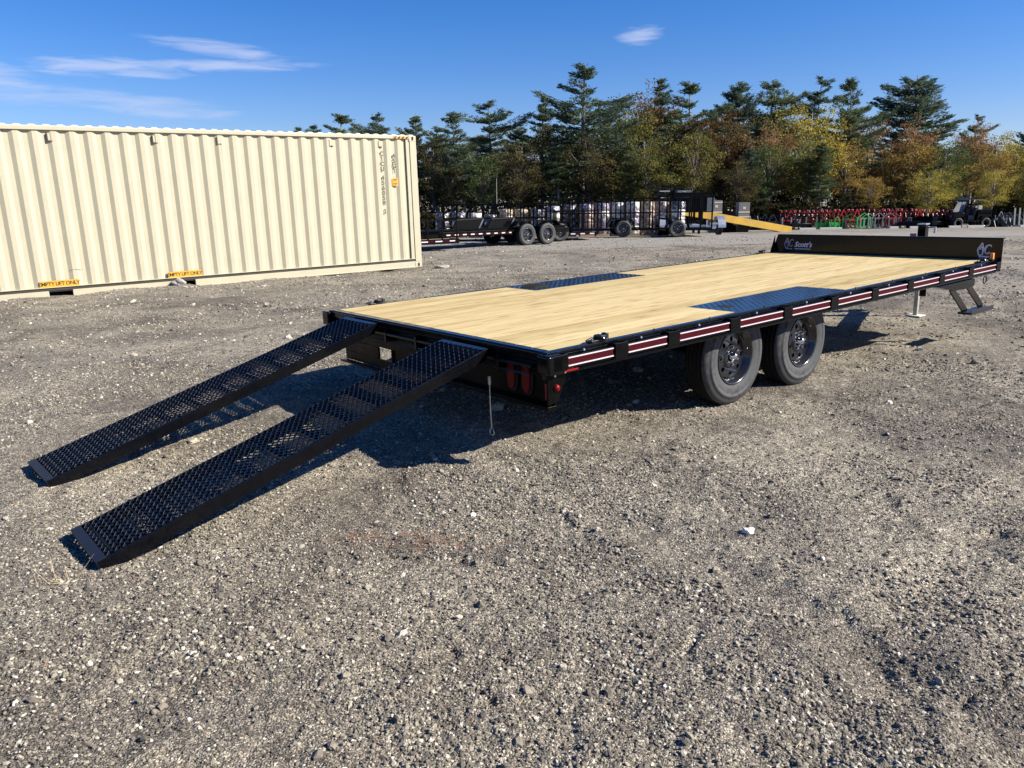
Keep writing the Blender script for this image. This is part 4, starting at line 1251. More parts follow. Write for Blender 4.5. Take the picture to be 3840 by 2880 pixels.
def deciduous_meshes(seed, H=8.0, RX_=2.3, zc=0.60, sparse=1.0):
    rs = np.random.default_rng(seed); rr = random.Random(seed)
    tr = MB(); tr.tube((0, 0, -0.3), (0.05, 0, H * 0.35), 0.14, 0.11, n=8)
    C_, S_, T_ = [], [], []
    top = Vector((0.05, 0, H * 0.35)); tr.tube(top, (0.0, 0.1, H * 0.82), 0.10, 0.03, n=6)
    nl_ = int(52 * sparse)
    for k in range(nl_):
        # limb end points through the crown volume
        th = rr.uniform(0, 6.283); u_ = rr.uniform(-1, 1); rad = rr.uniform(0.45, 1.0)
        ex = RX_ * rad * math.sqrt(1 - u_ * u_) * math.cos(th) * rr.uniform(0.8, 1.15); ey = RX_ * rad * math.sqrt(1 - u_ * u_) * math.sin(th)
        ez = H * (zc + 0.38 * u_ * rad)
        s0 = Vector((0.03, 0.02, H * rr.uniform(0.22, 0.30) + max(0, (ez - H * 0.3)) * 0.45))
        e0 = Vector((ex, ey, ez)); mid = s0.lerp(e0, 0.5) + Vector((0, 0, 0.15))
        tr.tube(s0, mid, 0.045, 0.028, n=4, cap=False); tr.tube(mid, e0, 0.028, 0.008, n=4, cap=False)
        tint0 = rr.uniform(0, 0.5)
        for c_i in range(7):
            cpos = mid.lerp(e0, rr.uniform(0.3, 1.15)) + Vector((rr.gauss(0, 0.28), rr.gauss(0, 0.28), rr.gauss(0, 0.22)))
            n_ = int(26)
            off_ = rs.normal(size=(n_, 3)) * np.array([0.20, 0.20, 0.13])
            C_.append(np.array(cpos)[None, :] + off_); S_.append(rs.uniform(0.038, 0.078, n_))
            T_.append(np.clip(tint0 + rs.uniform(0, 0.5, n_), 0, 1))
    C_ = np.vstack(C_); S_ = np.concatenate(S_); T_ = np.concatenate(T_)
    return tr.mesh('trunk', M_bark, True), leaves_mesh('crown', C_, S_, T_, LD['olive'], 0.7)


KT = 1.4
PINES = [pine_meshes(11, R0=1.5, nwh=19), pine_meshes(12, R0=1.8, nwh=17), pine_meshes(13, R0=1.35, nwh=17, zmin=0.3), pine_meshes(14, R0=1.75, shape='round', nwh=21, zmin=0.40), pine_meshes(15, R0=1.45, shape='round', nwh=20, zmin=0.30), pine_meshes(16, R0=2.1, nwh=13, zmin=0.36), pine_meshes(18, R0=1.7, shape='round', nwh=14, zmin=0.45)]
DECS = [deciduous_meshes(21), deciduous_meshes(22, RX_=2.0, zc=0.63), deciduous_meshes(23, RX_=2.6, zc=0.56), deciduous_meshes(24, RX_=2.2, sparse=0.7)]


def tree(x, y, ztop, kind, var, mat, rot, wid, label, cat, group):
    tm, cm = (PINES if kind == 'P' else DECS)[var]
    H = 10.0 if kind == 'P' else 8.0
    zb_ = gz1(x, y) - 0.05
    s_ = (ztop - zb_) / H
    e_ = empty('pine_tree' if kind == 'P' else 'autumn_tree', (x, y, zb_), rot, label, cat, group)
    e_.scale = (s_ * wid, s_ * wid, s_)
    e_.rotation_euler = (math.sin(rot * 5) * 0.035, math.cos(rot * 3) * 0.035, rot)
    ob('trunk', tm, e_)
    o = ob('crown', cm, e_); o.material_slots[0].link = 'OBJECT'; o.material_slots[0].material = mat
    return e_


def KX(x, y, z, k): return x * k, y * k, CAM_H - (CAM_H - z) * k


pines = [(-16.4, 62, 7.3, 0, 1.3, 'tip of a small pine showing first at the left above the container'), (-15.0, 62, 7.45, 1, 1.3, 'small dark pine tip second from the left above the container'),
         (-12.4, 60, 7.95, 5, 1.6, 'pale pointed pine standing clear above the container roof'), (-9.8, 60, 7.8, 6, 1.5, 'rounded pine above the container near its right end'),
         (-6.7, 58, 7.6, 2, 1.3, 'thin pine with an open top just right of the container corner'), (-5.2, 56, 6.5, 1, 1.2, 'short pine beside the thin open-topped one'),
         (-3.8, 58, 7.7, 5, 1.5, 'feathery light pine left of the broad dark one'), (-1.1, 54, 7.9, 6, 1.5, 'broad dark pine standing alone left of the tallest pine'),
         (2.4, 58, 8.8, 0, 1.1, 'narrow spire-topped pine just left of the tallest'), (4.7, 52, 9.9, 5, 1.45, 'tallest pine, wide tiers of upswept branches'),
         (7.1, 60, 8.0, 2, .7, 'small pine tip peeping right of the tallest pine'), (11.7, 60, 10.3, 0, 1.15, 'tall narrow pine of the close pair above the black crate stack'),
         (12.9, 56, 9.35, 5, 1.35, 'second pine of the close pair, leaning tiers'), (15.9, 56, 9.3, 3, .95, 'full pine left of a paler one in the middle of the wood'),
         (18.7, 58, 9.5, 6, 1.4, 'pale open pine beside the full dark one'), (22.0, 58, 9.7, 6, 1.0, 'pine with a ragged flat top, left of two'),
         (24.2, 56, 9.45, 5, 1.05, 'pine with long branches reaching right, bare stem beneath'), (30.7, 60, 10.05, 3, 1.55, 'big bushy pine standing apart above the rust-coloured trees'),
         (35.0, 60, 7.2, 6, .8, 'small ragged pine at the right above the yellow trees'), (5.6, 60, 7.4, 1, .9, 'dark pine tucked behind the tallest pine'),
         (0.6, 60, 6.8, 3, 1.1, 'low dark pine behind the broad one'), (-2.6, 62, 6.2, 1, 1.2, 'dark low pine filling the gap left of the broad pine'), (13.9, 60, 7.0, 4, 1.2, 'dark pine in shade behind the close pair'),
         (10.2, 54, 6.2, 1, 1.3, 'dense dark pine low in the middle of the wood'), (17.0, 54, 6.6, 4, 1.25, 'dense dark pine low under the pale open one'), (26.3, 62, 7.6, 2, 1, 'thin grey pine behind the rust trees'),
         (3.2, 50, 5.0, 1, 1.5, 'dark young pine at the foot of the tallest'), (-2.8, 50, 4.9, 3, 1.3, 'dark young pine behind the equipment trailer'), (7.5, 50, 5.0, 4, 1.5, 'dark young pine behind the barred trailers'),
         (14.8, 49, 4.4, 1, 1.5, 'dark young pine above the black crates'), (19.2, 49, 4.6, 4, 1.4, 'dark young pine above the grey implements')]
for i, (x, y, z, v_, w_, lb) in enumerate(pines):
    X, Y, Z = KX(x, y, z + 0.12, KT)
    tree(X, Y, Z, 'P', v_, LP[i % 2], i * 1.9, w_, lb, 'pine tree', 'pines in the wood behind the yard')
decs = [(-5.3, 54, 5.5, 'dull', 'dull brown-leaved tree just right of the container corner'), (-3.6, 50, 4.1, 'dull', 'low brown tree above the left end of the equipment trailer'), (0.6, 50, 5.2, 'dull', 'dull brown-green tree above the tandem wheels'),
        (2.9, 54, 6.5, 'dull', 'brown-topped tree left of the tallest pine'), (7.7, 54, 7.4, 'olive', 'broad olive tree right of the tallest pine'), (10.0, 56, 7.9, 'brown', 'tall orange-brown tree left of the close pair of pines'),
        (8.6, 50, 5.1, 'olive', 'yellow-green tree low beside the olive one'), (11.6, 50, 5.2, 'olive', 'olive-brown tree behind the black crates'), (14.4, 54, 6.4, 'brown', 'brown tree between the middle pines'),
        (19.3, 58, 7.6, 'olive', 'tall olive tree behind the pale open pine'), (20.6, 54, 7.2, 'yellow', 'broad yellow-olive tree in the middle of the wood'), (16.3, 50, 4.4, 'green', 'dark green leafy tree left of the yellow-olive one'),
        (25.6, 58, 7.1, 'rust', 'thin rust-coloured tree right of the long-branched pine'), (28.2, 56, 6.2, 'rust', 'rust-orange tree below the big bushy pine'), (24.6, 46, 2.9, 'yellow', 'rounded yellow-orange small tree behind the red implements'),
        (22.0, 48, 2.6, 'orange', 'small orange tree above the green implements'), (29.9, 54, 4.9, 'green', 'grey-green tree below the bushy pine'), (32.8, 56, 5.9, 'rust', 'rust tree with a bare top near the right edge'),
        (33.2, 52, 5.5, 'yellow', 'tall yellow tree at the right edge'), (28.3, 46, 2.8, 'yellow', 'low yellow tree left of the black utility vehicle'), (35.5, 50, 5.2, 'yellow', 'yellow tree cut by the right edge of view'),
        (19.0, 50, 4.4, 'olive', 'olive tree in shade above the grey implements'), (26.7, 49, 3.4, 'olive', 'olive tree left of the low yellow one'), (-1.7, 50, 4.4, 'green', 'dark green tree above the equipment trailer'),
        (5.0, 50, 4.8, 'dull', 'dull brown tree below the tallest pine'), (14.1, 48, 3.2, 'dull', 'dull brown tree right of the crates'), (31.5, 47, 3.2, 'olive', 'olive-yellow tree behind the black vehicle'),
        (23.0, 54, 5.2, 'orange', 'orange tree beneath the long-branched pine'), (27.2, 54, 4.9, 'orange', 'amber tree between the rust ones'), (17.2, 52, 5.4, 'rust', 'rusty tree between dark pines'), (12.7, 54, 6.3, 'brown', 'brown tree under the close pair of pines'),
        (30.9, 50, 4.0, 'orange', 'orange-yellow tree above the vehicle roof'), (34.3, 47, 3.4, 'yellow', 'low golden tree near the right edge of the yard')]
for i, (x, y, z, kd, lb) in enumerate(decs):
    X, Y, Z = KX(x, y, z, KT)
    tree(X, Y, Z + (0.17 if 4 < x < 22 else 0.10) * (Z + 1), 'D', i % 4, LD[kd], i * 2.3, 1.0 + 0.25 * (z < 5), lb, 'tree', 'broadleaf trees in autumn colour')
# back rows of the wood fill the gaps
k = 0
for row, (yy, zt) in enumerate(((66, 5.6), (72, 6.6))):
    x = -24.0
    while x < 58:
        X, Y, Z = KX(x + random.uniform(-0.8, 0.8), yy, zt + random.uniform(-1.3, 0.7) + (0.0 if x > -3 else -1.0), KT)
        if k % 2: tree(X, Y, Z, 'P', k % 5, LP[k % 2], k * 1.3, 1.2, 'dark pine deep in the wood, mostly hidden', 'pine tree', 'trees deep in the wood')
        else: tree(X, Y, Z, 'D', k % 4, LD[('brown', 'olive', 'green')[k % 3]], k * 1.7, 1.3, 'dull broadleaf tree deep in the wood, mostly hidden', 'tree', 'trees deep in the wood')
        k += 1; x += 2.6
# undergrowth and the wood's shaded depth
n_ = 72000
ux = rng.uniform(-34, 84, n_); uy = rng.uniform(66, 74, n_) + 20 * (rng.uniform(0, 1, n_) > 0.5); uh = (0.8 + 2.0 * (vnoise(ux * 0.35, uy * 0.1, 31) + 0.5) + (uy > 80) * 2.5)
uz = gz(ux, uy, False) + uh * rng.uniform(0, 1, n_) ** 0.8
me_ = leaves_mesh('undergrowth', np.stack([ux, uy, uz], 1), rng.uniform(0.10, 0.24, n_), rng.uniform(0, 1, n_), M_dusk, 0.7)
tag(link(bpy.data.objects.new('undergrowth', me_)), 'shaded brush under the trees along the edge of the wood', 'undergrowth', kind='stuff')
# ------------------------------------------------------------------ yard behind: shared pieces
def bgwheel(parent, loc, flip=False, s=1.0, name='wheel'):
    w_ = bpy.data.objects.new(name, None); w_.location = loc; w_.rotation_euler = (0, 0, math.pi if flip else 0); w_.scale = (s, s, s); link(w_, parent)
    ob('tyre', TY_ME, w_); ob('rim', RIM_ME, w_); ob('wheel_disc', DISC_ME, w_, rot=(0, 0.3, 0)); ob('hub_cap', CAP_ME, w_, (0, 0.040, 0))
    return w_


def tape_run(parent, x0, x1, y, z, h=0.045, step=0.30, first=0):
    x = x0; k = first
    while x + 0.1 < x1:
        e_ = min(x + step * 0.5, x1)
        MB().bb(x + 0.005, e_ - 0.005, y - 0.004, y, z, z + h).build('reflective_tape', M_white_tape if k % 2 == 0 else M_red_refl, parent)
        x += step * 0.5; k += 1


HD = math.atan2(0.61, 0.79)
# equipment trailer, tandem axle, dark folding ramps lying on it
et = empty('equipment_trailer', (0.92, 25.42, gz1(0.92, 25.42)), HD, 'black tandem-axle equipment trailer with two steel ramps folded flat, right of the container', 'trailer')
for x in (-0.43, 0.43):
    bgwheel(et, (x, 0.0, 0.345)); bgwheel(et, (x, 2.05, 0.345), True)
m = MB(); m.bb(-5.6, 1.6, 0.26, 0.34, 0.36, 0.52); m.bb(-5.6, 1.6, 1.72, 1.80, 0.36, 0.52); m.bb(-5.6, -5.5, 0.341, 1.719, 0.36, 0.52); m.bb(1.5, 1.6, 0.341, 1.719, 0.36, 0.52)
m.build('frame', M_blackd, et, bevel=0.006)
MB().bb(-5.5, 1.5, 0.345, 1.715, 0.522, 0.55).build('deck', M_blackd, et)
tape_run(et, -3.4, -0.9, 0.258, 0.41, h=0.035)
m = MB().prism([(-0.98, 0.62), (-0.78, 0.80), (0.78, 0.80), (0.98, 0.62), (0.96, 0.60), (0.77, 0.775), (-0.77, 0.775), (-0.96, 0.60)], 'y', -0.02, 0.25); m.build('fender', M_black, et)
MB().prism([(-0.98, 0.62), (-0.78, 0.80), (0.78, 0.80), (0.98, 0.62), (0.96, 0.60), (0.77, 0.775), (-0.77, 0.775), (-0.96, 0.60)], 'y', 1.8, 2.07).build('fender', M_black, et)
for x0, x1 in ((-3.2, -1.95), (-1.88, -0.72)):
    m = MB(); m.prism([(x0 + 0.22, 0.86), (x1 - 0.02, 0.88), (x1 - 0.16, 0.60), (x0 + 0.02, 0.56)], 'y', 0.30, 0.36)
    o = m.build('folded_ramp', M_black, et, bevel=0.01)
    MB().bar((x0 + 0.22, 0.30, 0.875), (x1 - 0.02, 0.30, 0.895), 0.05, 0.035).build('ramp_edge', M_steelblk, o)
    MB().bar((x1 - 0.20, 0.292, 0.60), (x1 - 0.03, 0.292, 0.88), 0.012, 0.04).build('ramp_rib', M_greyimp, o)
MB().bb(-5.5, 1.5, 0.28, 0.32, 0.55, 0.60).build('side_rail', M_blackd, et)
m = MB(); m.bar((-5.6, 0.5, 0.44), (-7.0, 1.0, 0.44), 0.1, 0.12); m.bar((-5.6, 1.55, 0.44), (-7.0, 1.05, 0.44), 0.1, 0.12); m.build('tongue', M_blackd, et)

# flat trailer peeping out beside the container
ft = empty('utility_trailer', (-2.75, 22.35, gz1(-2.75, 22.35)), HD, 'black low railed trailer half hidden behind the container corner', 'trailer')
MB().bb(-2.5, 1.55, 0.0, 0.07, 0.20, 0.34).bb(-2.5, 1.55, 1.6, 1.67, 0.20, 0.34).bb(1.49, 1.55, 0.07, 1.6, 0.20, 0.34).build('frame', M_blackd, ft)
tape_run(ft, 0.2, 1.4, -0.001, 0.265, h=0.03, step=0.5)
MB().bb(-2.5, 1.5, 0.02, 0.05, 0.86, 0.90).bb(-2.5, 1.5, 1.62, 1.65, 0.86, 0.90).build('top_rail', M_blackd, ft)
for x in (-0.7, -0.1, 0.45, 0.95, 1.47):
    MB().bb(x, x + 0.045, 0.02, 0.05, 0.34, 0.86).build('post', M_blackd, ft); MB().bb(x, x + 0.045, 1.62, 1.65, 0.34, 0.86).build('post', M_blackd, ft)
MB().bb(-2.4, 1.4, 0.10, 1.55, 0.30, 0.335).build('deck', M_pallet, ft)
MB().bb(0.1, 0.16, -0.01, 0.0, 0.35, 0.9).build('handle_bar', M_galv, ft)
for y in (-0.24, 1.92): bgwheel(ft, (-1.2, y, 0.33), y > 0, 0.92)


def rack(x, y, L_, rz, label, n_, ztop=1.42, zbed=0.24, wheel_at=0.62, w_=1.5, tape=False, wood=False):
    r_ = empty('cage_trailer', (x, y, gz1(x, y)), rz, label, 'trailer', 'black barred cage trailers in the yard')
    m = MB(); m.bb(0, L_, 0, 0.06, zbed, zbed + 0.09); m.bb(0, L_, w_, w_ + 0.06, zbed, zbed + 0.09); m.bb(0, 0.06, 0.06, w_, zbed, zbed + 0.09); m.bb(L_ - 0.06, L_, 0.06, w_, zbed, zbed + 0.09)
    m.build('frame', M_blackd, r_)
    for yy in (0.01, w_ + 0.01):
        MB().bb(0, L_, yy, yy + 0.04, ztop - 0.04, ztop).build('top_rail', M_blackd, r_)
        MB().bb(0, L_, yy + 0.005, yy + 0.035, ztop * 0.60, ztop * 0.60 + 0.03).build('mid_rail', M_blackd, r_)
        for k in range(n_):
            xx = k * (L_ - 0.05) / (n_ - 1)
            MB().bb(xx, xx + 0.05, yy, yy + 0.045, zbed + 0.09, ztop + (0.06 if k in (0, n_ - 1) else -0.04)).build('post', M_blackd, r_)
    MB().bb(0.05, L_ - 0.05, 0.08, w_ - 0.02, zbed + 0.04, zbed + 0.08).build('deck', M_pallet if wood else M_blackd, r_)
    xw = L_ * wheel_at
    for yy in (-0.26, w_ + 0.32):
        bgwheel(r_, (xw, yy, 0.32), yy > 0, 0.90)
        MB().prism([(xw - 0.46, zbed + 0.1), (xw - 0.32, 0.68), (xw + 0.32, 0.68), (xw + 0.46, zbed + 0.1), (xw + 0.43, zbed + 0.1), (xw + 0.30, 0.655), (xw - 0.30, 0.655), (xw - 0.43, zbed + 0.1)], 'y', min(yy, yy + (0.25 if yy < 0 else -0.25)), max(yy, yy + (0.25 if yy < 0 else -0.25))).build('fender', M_blackd, r_)
    if tape: tape_run(r_, 0.1, L_ - 0.1, -0.001, zbed + 0.02, step=0.36, first=1)
    return r_


rack(-2.4, 27.9, 3.9, 0.06, 'cage trailer behind the tandem equipment trailer', 9, ztop=1.32)
rack(1.55, 27.6, 1.7, 0.25, 'low cage trailer with red and white tape, just right of the tandem wheels', 4, ztop=1.05, zbed=0.2, tape=True, wheel_at=0.1)
rack(2.0, 29.9, 3.75, -0.01, 'long cage trailer in front of the film-wrapped stacks', 11, ztop=1.46)
rack(5.85, 29.2, 1.75, 0.0, 'cage trailer with its tall gate end towards the yellow ramp', 5, ztop=1.50, wheel_at=0.22, wood=False)

# bright aluminium trailer with two fenders, seen end-on
al = empty('aluminium_trailer', (5.95, 30.6, gz1(5.95, 30.6)), 0.0, 'bare aluminium trailer with rounded silver fenders behind the tall gate', 'trailer')
MB().bb(0.35, 2.05, 0.0, 3.0, 0.30, 0.36).build('deck', M_galv, al)
MB().bb(0.25, 2.15, -0.05, 0.0, 0.26, 0.40).build('tail_beam', M_galv, al)
for xa in (-0.10, 2.25):
    m = MB(); pts = [(1.35 + 0.45 * math.cos(t_), 0.30 + 0.44 * math.sin(t_)) for t_ in np.linspace(0, math.pi, 13)] + [(1.35 + 0.42 * math.cos(t_), 0.30 + 0.41 * math.sin(t_)) for t_ in np.linspace(math.pi, 0, 13)]
    vs = [(xa, p[0] - 0.9, p[1]) for p in pts] + [(xa + 0.30, p[0] - 0.9, p[1]) for p in pts]
    n2 = len(pts); fs = [(i, n2 + i, n2 + (i + 1) % n2, (i + 1) % n2) for i in range(n2)] + [tuple(range(n2)), tuple(range(2 * n2 - 1, n2 - 1, -1))]
    m.add(vs, fs); m.build('fender', M_galv, al)
    w_ = bpy.data.objects.new('wheel', None); w_.location = (xa + 0.04, 0.45, 0.30); w_.rotation_euler = (0, 0, R(-90)); w_.scale = (0.86,) * 3; link(w_, al); ob('tyre', TY_ME, w_); ob('rim', RIM_ME, w_)
MB().bb(1.75, 1.80, -0.08, -0.05, 0.05, 0.60).bb(1.9, 2.2, -0.08, -0.05, 0.42, 0.5).build('prop_stand', M_galv, al)

# wrapped stacks
PAL = ['grey film-wrapped stack', 'brown film-wrapped stack', 'white film-wrapped stack', 'tan film-wrapped stack', 'purplish film-wrapped stack', 'dark film-wrapped stack']
plist = [(-2.9, 3, 1.0), (-2.2, 2, 1.02), (-1.5, 2, .98), (-.8, 3, .9), (-.15, 4, 1.12), (.5, 4, 1.12), (1.2, 3, 1.1), (1.9, 1, 1.22), (2.6, 3, 1.28), (3.3, 0, 1.3), (4.0, 1, 1.33), (4.65, 2, 1.35), (5.3, 1, 1.36), (5.95, 4, 1.36), (6.6, 0, 1.36), (7.25, 2, 1.34)]
nm = ['brown', 'purplish', 'white', 'dark', 'tan']
lbls = ['dark wrapped stack nearest the container', 'white wrapped stack second from the container', 'white wrapped stack third from the container', 'low dark wrapped stack beside the white ones', 'left tan wrapped stack of a pair', 'right tan wrapped stack of a pair',
        'dark wrapped stack right of the tan pair', 'purplish wrapped stack above the fender of the tandem trailer', 'dark wrapped stack right of the tandem wheels', 'brown wrapped stack at the left end of the long cage trailer', 'purplish wrapped stack seen through the long cage trailer',
        'white wrapped stack seen through the middle of the long cage', 'purplish stack between a white and a tan one', 'tan wrapped stack seen through the long cage trailer', 'brown wrapped stack left of the last white one', 'white wrapped stack at the right end, before the black crates']
for i, (x, ti, h_) in enumerate(plist):
    X, Y = x * 1.0, 33.6 + 0.15 * (i % 3)
    e_ = empty('wrapped_stack', (X, Y, gz1(X, Y)), random.uniform(-0.08, 0.08), lbls[i], 'wrapped stack', 'film-wrapped stacks along the back of the yard')
    m = MB()
    for q in (-0.25, 0, 0.25): m.bb(-0.29, 0.29, q - 0.04, q + 0.04, 0.0, 0.09)
    m.bb(-0.29, 0.29, -0.29, 0.29, 0.0905, 0.115); m.build('pallet', M_pallet, e_)
    nt = 4 if h_ > 1.1 else 3
    hh = (h_ + 0.08 - 0.115) / nt
    for k in range(nt):
        z0 = 0.116 + k * hh
        m = MB(); nseg = 9; vs = []; fs = []
        # chevron-fronted nested shell: bowed front with a peaked lug line
        for a_ in range(nseg):
            t_ = -1 + 2 * a_ / (nseg - 1)
            yy = -0.29 + 0.16 * t_ * t_ + random.uniform(-0.012, 0.012); pk = 0.30 * hh * (1 - abs(t_))
            for zz, dy in ((z0, 0.06), (z0 + hh * 0.25 + pk, 0.0), (z0 + hh * 0.62 + pk, 0.015), (z0 + hh * 0.97, 0.08)):
                vs.append((0.28 * t_, yy + dy, zz))
        for a_ in range(nseg - 1):
            for b_ in range(3): fs.append((a_ * 4 + b_, (a_ + 1) * 4 + b_, (a_ + 1) * 4 + b_ + 1, a_ * 4 + b_ + 1))
        m.add(vs, fs); m.bb(-0.27, 0.27, -0.10, 0.27, z0, z0 + hh * 0.97)
        m.build('tier', M_film[ti if (k + i) % 3 else (ti + 1) % 5 if ti != 3 else 3], e_)
# black steel frames stacked, with grey boxes on top
Xs, Ys = 7.05, 38.2
sk = empty('frame_stack', (Xs, Ys, gz1(Xs, Ys)), 0.0, 'tall stack of black steel frames above the yellow ramp', 'frame stack')
for k in range(8):
    z = 1.12 + k * 0.152
    m = MB(); m.bb(0, 1.45, 0, 0.06, z, z + 0.06); m.bb(0, 1.45, 1.2, 1.26, z, z + 0.06); m.bb(0, 0.06, 0.06, 1.2, z, z + 0.06); m.bb(1.39, 1.45, 0.06, 1.2, z, z + 0.06)
    m.bar((0.06, 0.03, z + 0.07), (0.7, 0.03, z + 0.16), 0.04, 0.03); m.bar((0.7, 0.03, z + 0.16), (1.39, 0.03, z + 0.07), 0.04, 0.03)
    o = m.build('frame', M_black, sk)
    if k % 2 == 0: MB().bb(0.25, 0.75, -0.006, -0.001, z + 0.01, z + 0.05).build('bright_edge', M_white, o)
for xx in (0.0, 1.39): MB().bb(xx, xx + 0.06, 0.3, 0.36, 0, 1.12).bb(xx, xx + 0.06, 0.9, 0.96, 0, 1.12).build('stand_leg', M_blackd, sk)


def crate(x, y, z, w_, d_, h_, label, bands=(0.45,), mat=None):
    e_ = empty('grey_crate', (x, y, gz1(x, y) + z), 0.0, label, 'crate')
    MB().bb(0, w_, 0, d_, 0, h_).build('box', mat or M_greyimp, e_, bevel=0.008)
    for b_ in bands: MB().bb(-0.01, w_ + 0.01, -0.012, -0.001, h_ * b_, h_ * b_ + 0.06).build('band', M_white, e_)
    MB().bb(w_ * 0.38, w_ * 0.62, -0.008, -0.001, h_ * 0.78, h_ * 0.86).build('label_plate', M_white, e_)
    return e_


M_midgrey = basic('mid_grey_box', (0.16, 0.17, 0.18), 0.5, var=0.1, scale=5)
crate(8.0, 37.45, 1.71, 0.66, 0.6, 0.34, 'grey box with a white band perched highest, on the black dump body', (0.05,), M_midgrey)
db = empty('dump_body', (7.75, 37.2, gz1(7.75, 37.2)), 0.0, 'black open steel dump body with a grey end, above the yellow ramp', 'dump body')
m = MB(); m.bb(0, 1.62, 0, 0.05, 1.12, 1.68); m.bb(0, 1.62, 1.6, 1.65, 1.12, 1.68); m.bb(0, 0.05, 0.05, 1.6, 1.12, 1.68); m.bb(0.05, 1.6, 0.05, 1.6, 1.07, 1.12); m.bb(-0.02, 1.64, -0.03, 0.0, 1.64, 1.70)
m.build('body', M_blackd, db, bevel=0.01)
MB().bb(1.62, 1.98, -0.02, 1.6, 1.04, 1.68).build('end_panel', M_greyimp, db, bevel=0.01)
for q in (0.4, 1.07, 1.4): MB().bb(q, q + 0.05, -0.045, -0.0305, 1.12, 1.64).build('rib', M_blackd, db)
for q in (0.2, 1.3): MB().bb(q, q + 0.1, 0.2, 0.3, 0.0, 1.07).bb(q, q + 0.1, 1.3, 1.4, 0.0, 1.07).build('leg', M_blackd, db)
MB().bb(0.1, 1.9, 0.1, 1.5, 1.781, 1.94).build('stacked_load', M_blackd, db)
crate(10.95, 42.6, 0.0, 0.62, 0.6, 1.72, 'tall grey crate with white bands right of the dump body', (0.40, 0.62, 0.92), M_midgrey)
crate(12.6, 43.0, 0.0, 0.60, 0.6, 1.60, 'grey crate with three white bands behind the dark machine', (0.30, 0.50, 0.66), M_midgrey)
# small dark skid machine between crates
mc = empty('skid_machine', (11.85, 42.7, gz1(11.85, 42.7)), 0, 'dark compact machine with a silver drum between the two grey crates', 'machine')
MB().prism([(-0.1, 0.25), (0.55, 0.25), (0.62, 0.8), (0.4, 1.25), (-0.05, 1.35)], 'y', 0, 0.8).build('body', M_blackd, mc, bevel=0.02)
MB().tube((0.52, -0.1, 0.62), (0.52, 0.7, 0.62), 0.24, n=16).build('drum', M_galv, mc, smooth=True)
MB().bb(0.05, 0.12, -0.03, -0.001, 1.18, 1.25).bb(0.25, 0.32, -0.03, -0.001, 1.15, 1.22).build('lamp', M_white, mc)
MB().bb(-0.1, 0.6, 0.05, 0.25, 0, 0.2499).bb(-0.1, 0.6, 0.55, 0.75, 0, 0.2499).build('track', M_dark, mc)

# yellow yard ramp
yr = empty('yard_ramp', (8.0, 40.6, gz1(8.0, 40.6)), 0.0, 'long yellow loading ramp sloping down to the gravel on the right', 'loading ramp')
rzY = gz1(8.0, 40.6)
zr = lambda x, y: gz1(x, y) - rzY
def ywalk(name, pa, pb, w_=1.9):
    m = MB(); pa = Vector(pa); pb = Vector(pb)
    m.add([pa, pb, pb + Vector((0, w_, 0)), pa + Vector((0, w_, 0)), pa + Vector((0, 0, -0.10)), pb + Vector((0, 0, -0.10)), pb + Vector((0, w_, -0.10)), pa + Vector((0, w_, -0.10))],
          [(0, 1, 2, 3), (4, 7, 6, 5), (0, 4, 5, 1), (1, 5, 6, 2), (2, 6, 7, 3), (3, 7, 4, 0)])
    o = m.build(name, M_yellow, yr)
    for dy in (0.0, w_ - 0.07):
        m = MB(); m.bar(pa + Vector((0, dy, -0.02)), pb + Vector((0, dy, -0.02)), 0.07, 0.36); m.build('side_girder', M_yellow, yr)
ywalk('level_deck', (-1.2, 0, 1.20), (0.6, 0, 1.20)); ywalk('upper_incline', (0.6, 0, 1.20), (3.0, 0.4, 0.82)); ywalk('lower_incline', (3.0, 0.4, 0.82), (7.2, 1.4, zr(15.2, 42.0) + 0.10))
for q in (-1.1, 0.5, 2.8): MB().bb(q, q + 0.09, 0.1, 0.19, 0, 1.02 if q < 2 else 0.70).bb(q, q + 0.09, 1.6, 1.69, 0, 1.02 if q < 2 else 0.70).build('leg', M_yellow, yr)
MB().bar((-1.0, 0.05, 0.1), (0.5, 0.05, 1.0), 0.05, 0.05).build('brace', M_yellow, yr)

# white timber bearers the implements stand on
def bearer(x, y, L_, label):
    o = MB().bb(0, L_, 0, 0.16, -0.02, 0.13).build('timber_bearer', M_white, None, bevel=0.008)
    o.location = (x, y, gz1(x, y)); tag(o, label, 'bearer', 'pale bearers on the ground under the implements')


IY = 54.2
for x, L_, lb in ((20.0, 1.1, 'pale bearer leftmost, under the black implements'), (21.4, 1.5, 'pale bearer left of the green implements'), (26.2, .6, 'short pale bearer under the red pair'), (27.6, 1.0, 'pale bearer right of the red pair'),
                  (30.3, .8, 'pale bearer left of the black vehicle'), (31.6, 1.1, 'pale bearer under the front of the black vehicle'), (35.2, 1.6, 'long pale bearer under the fork rack at the right')): bearer(x, IY - 0.6, L_, lb)

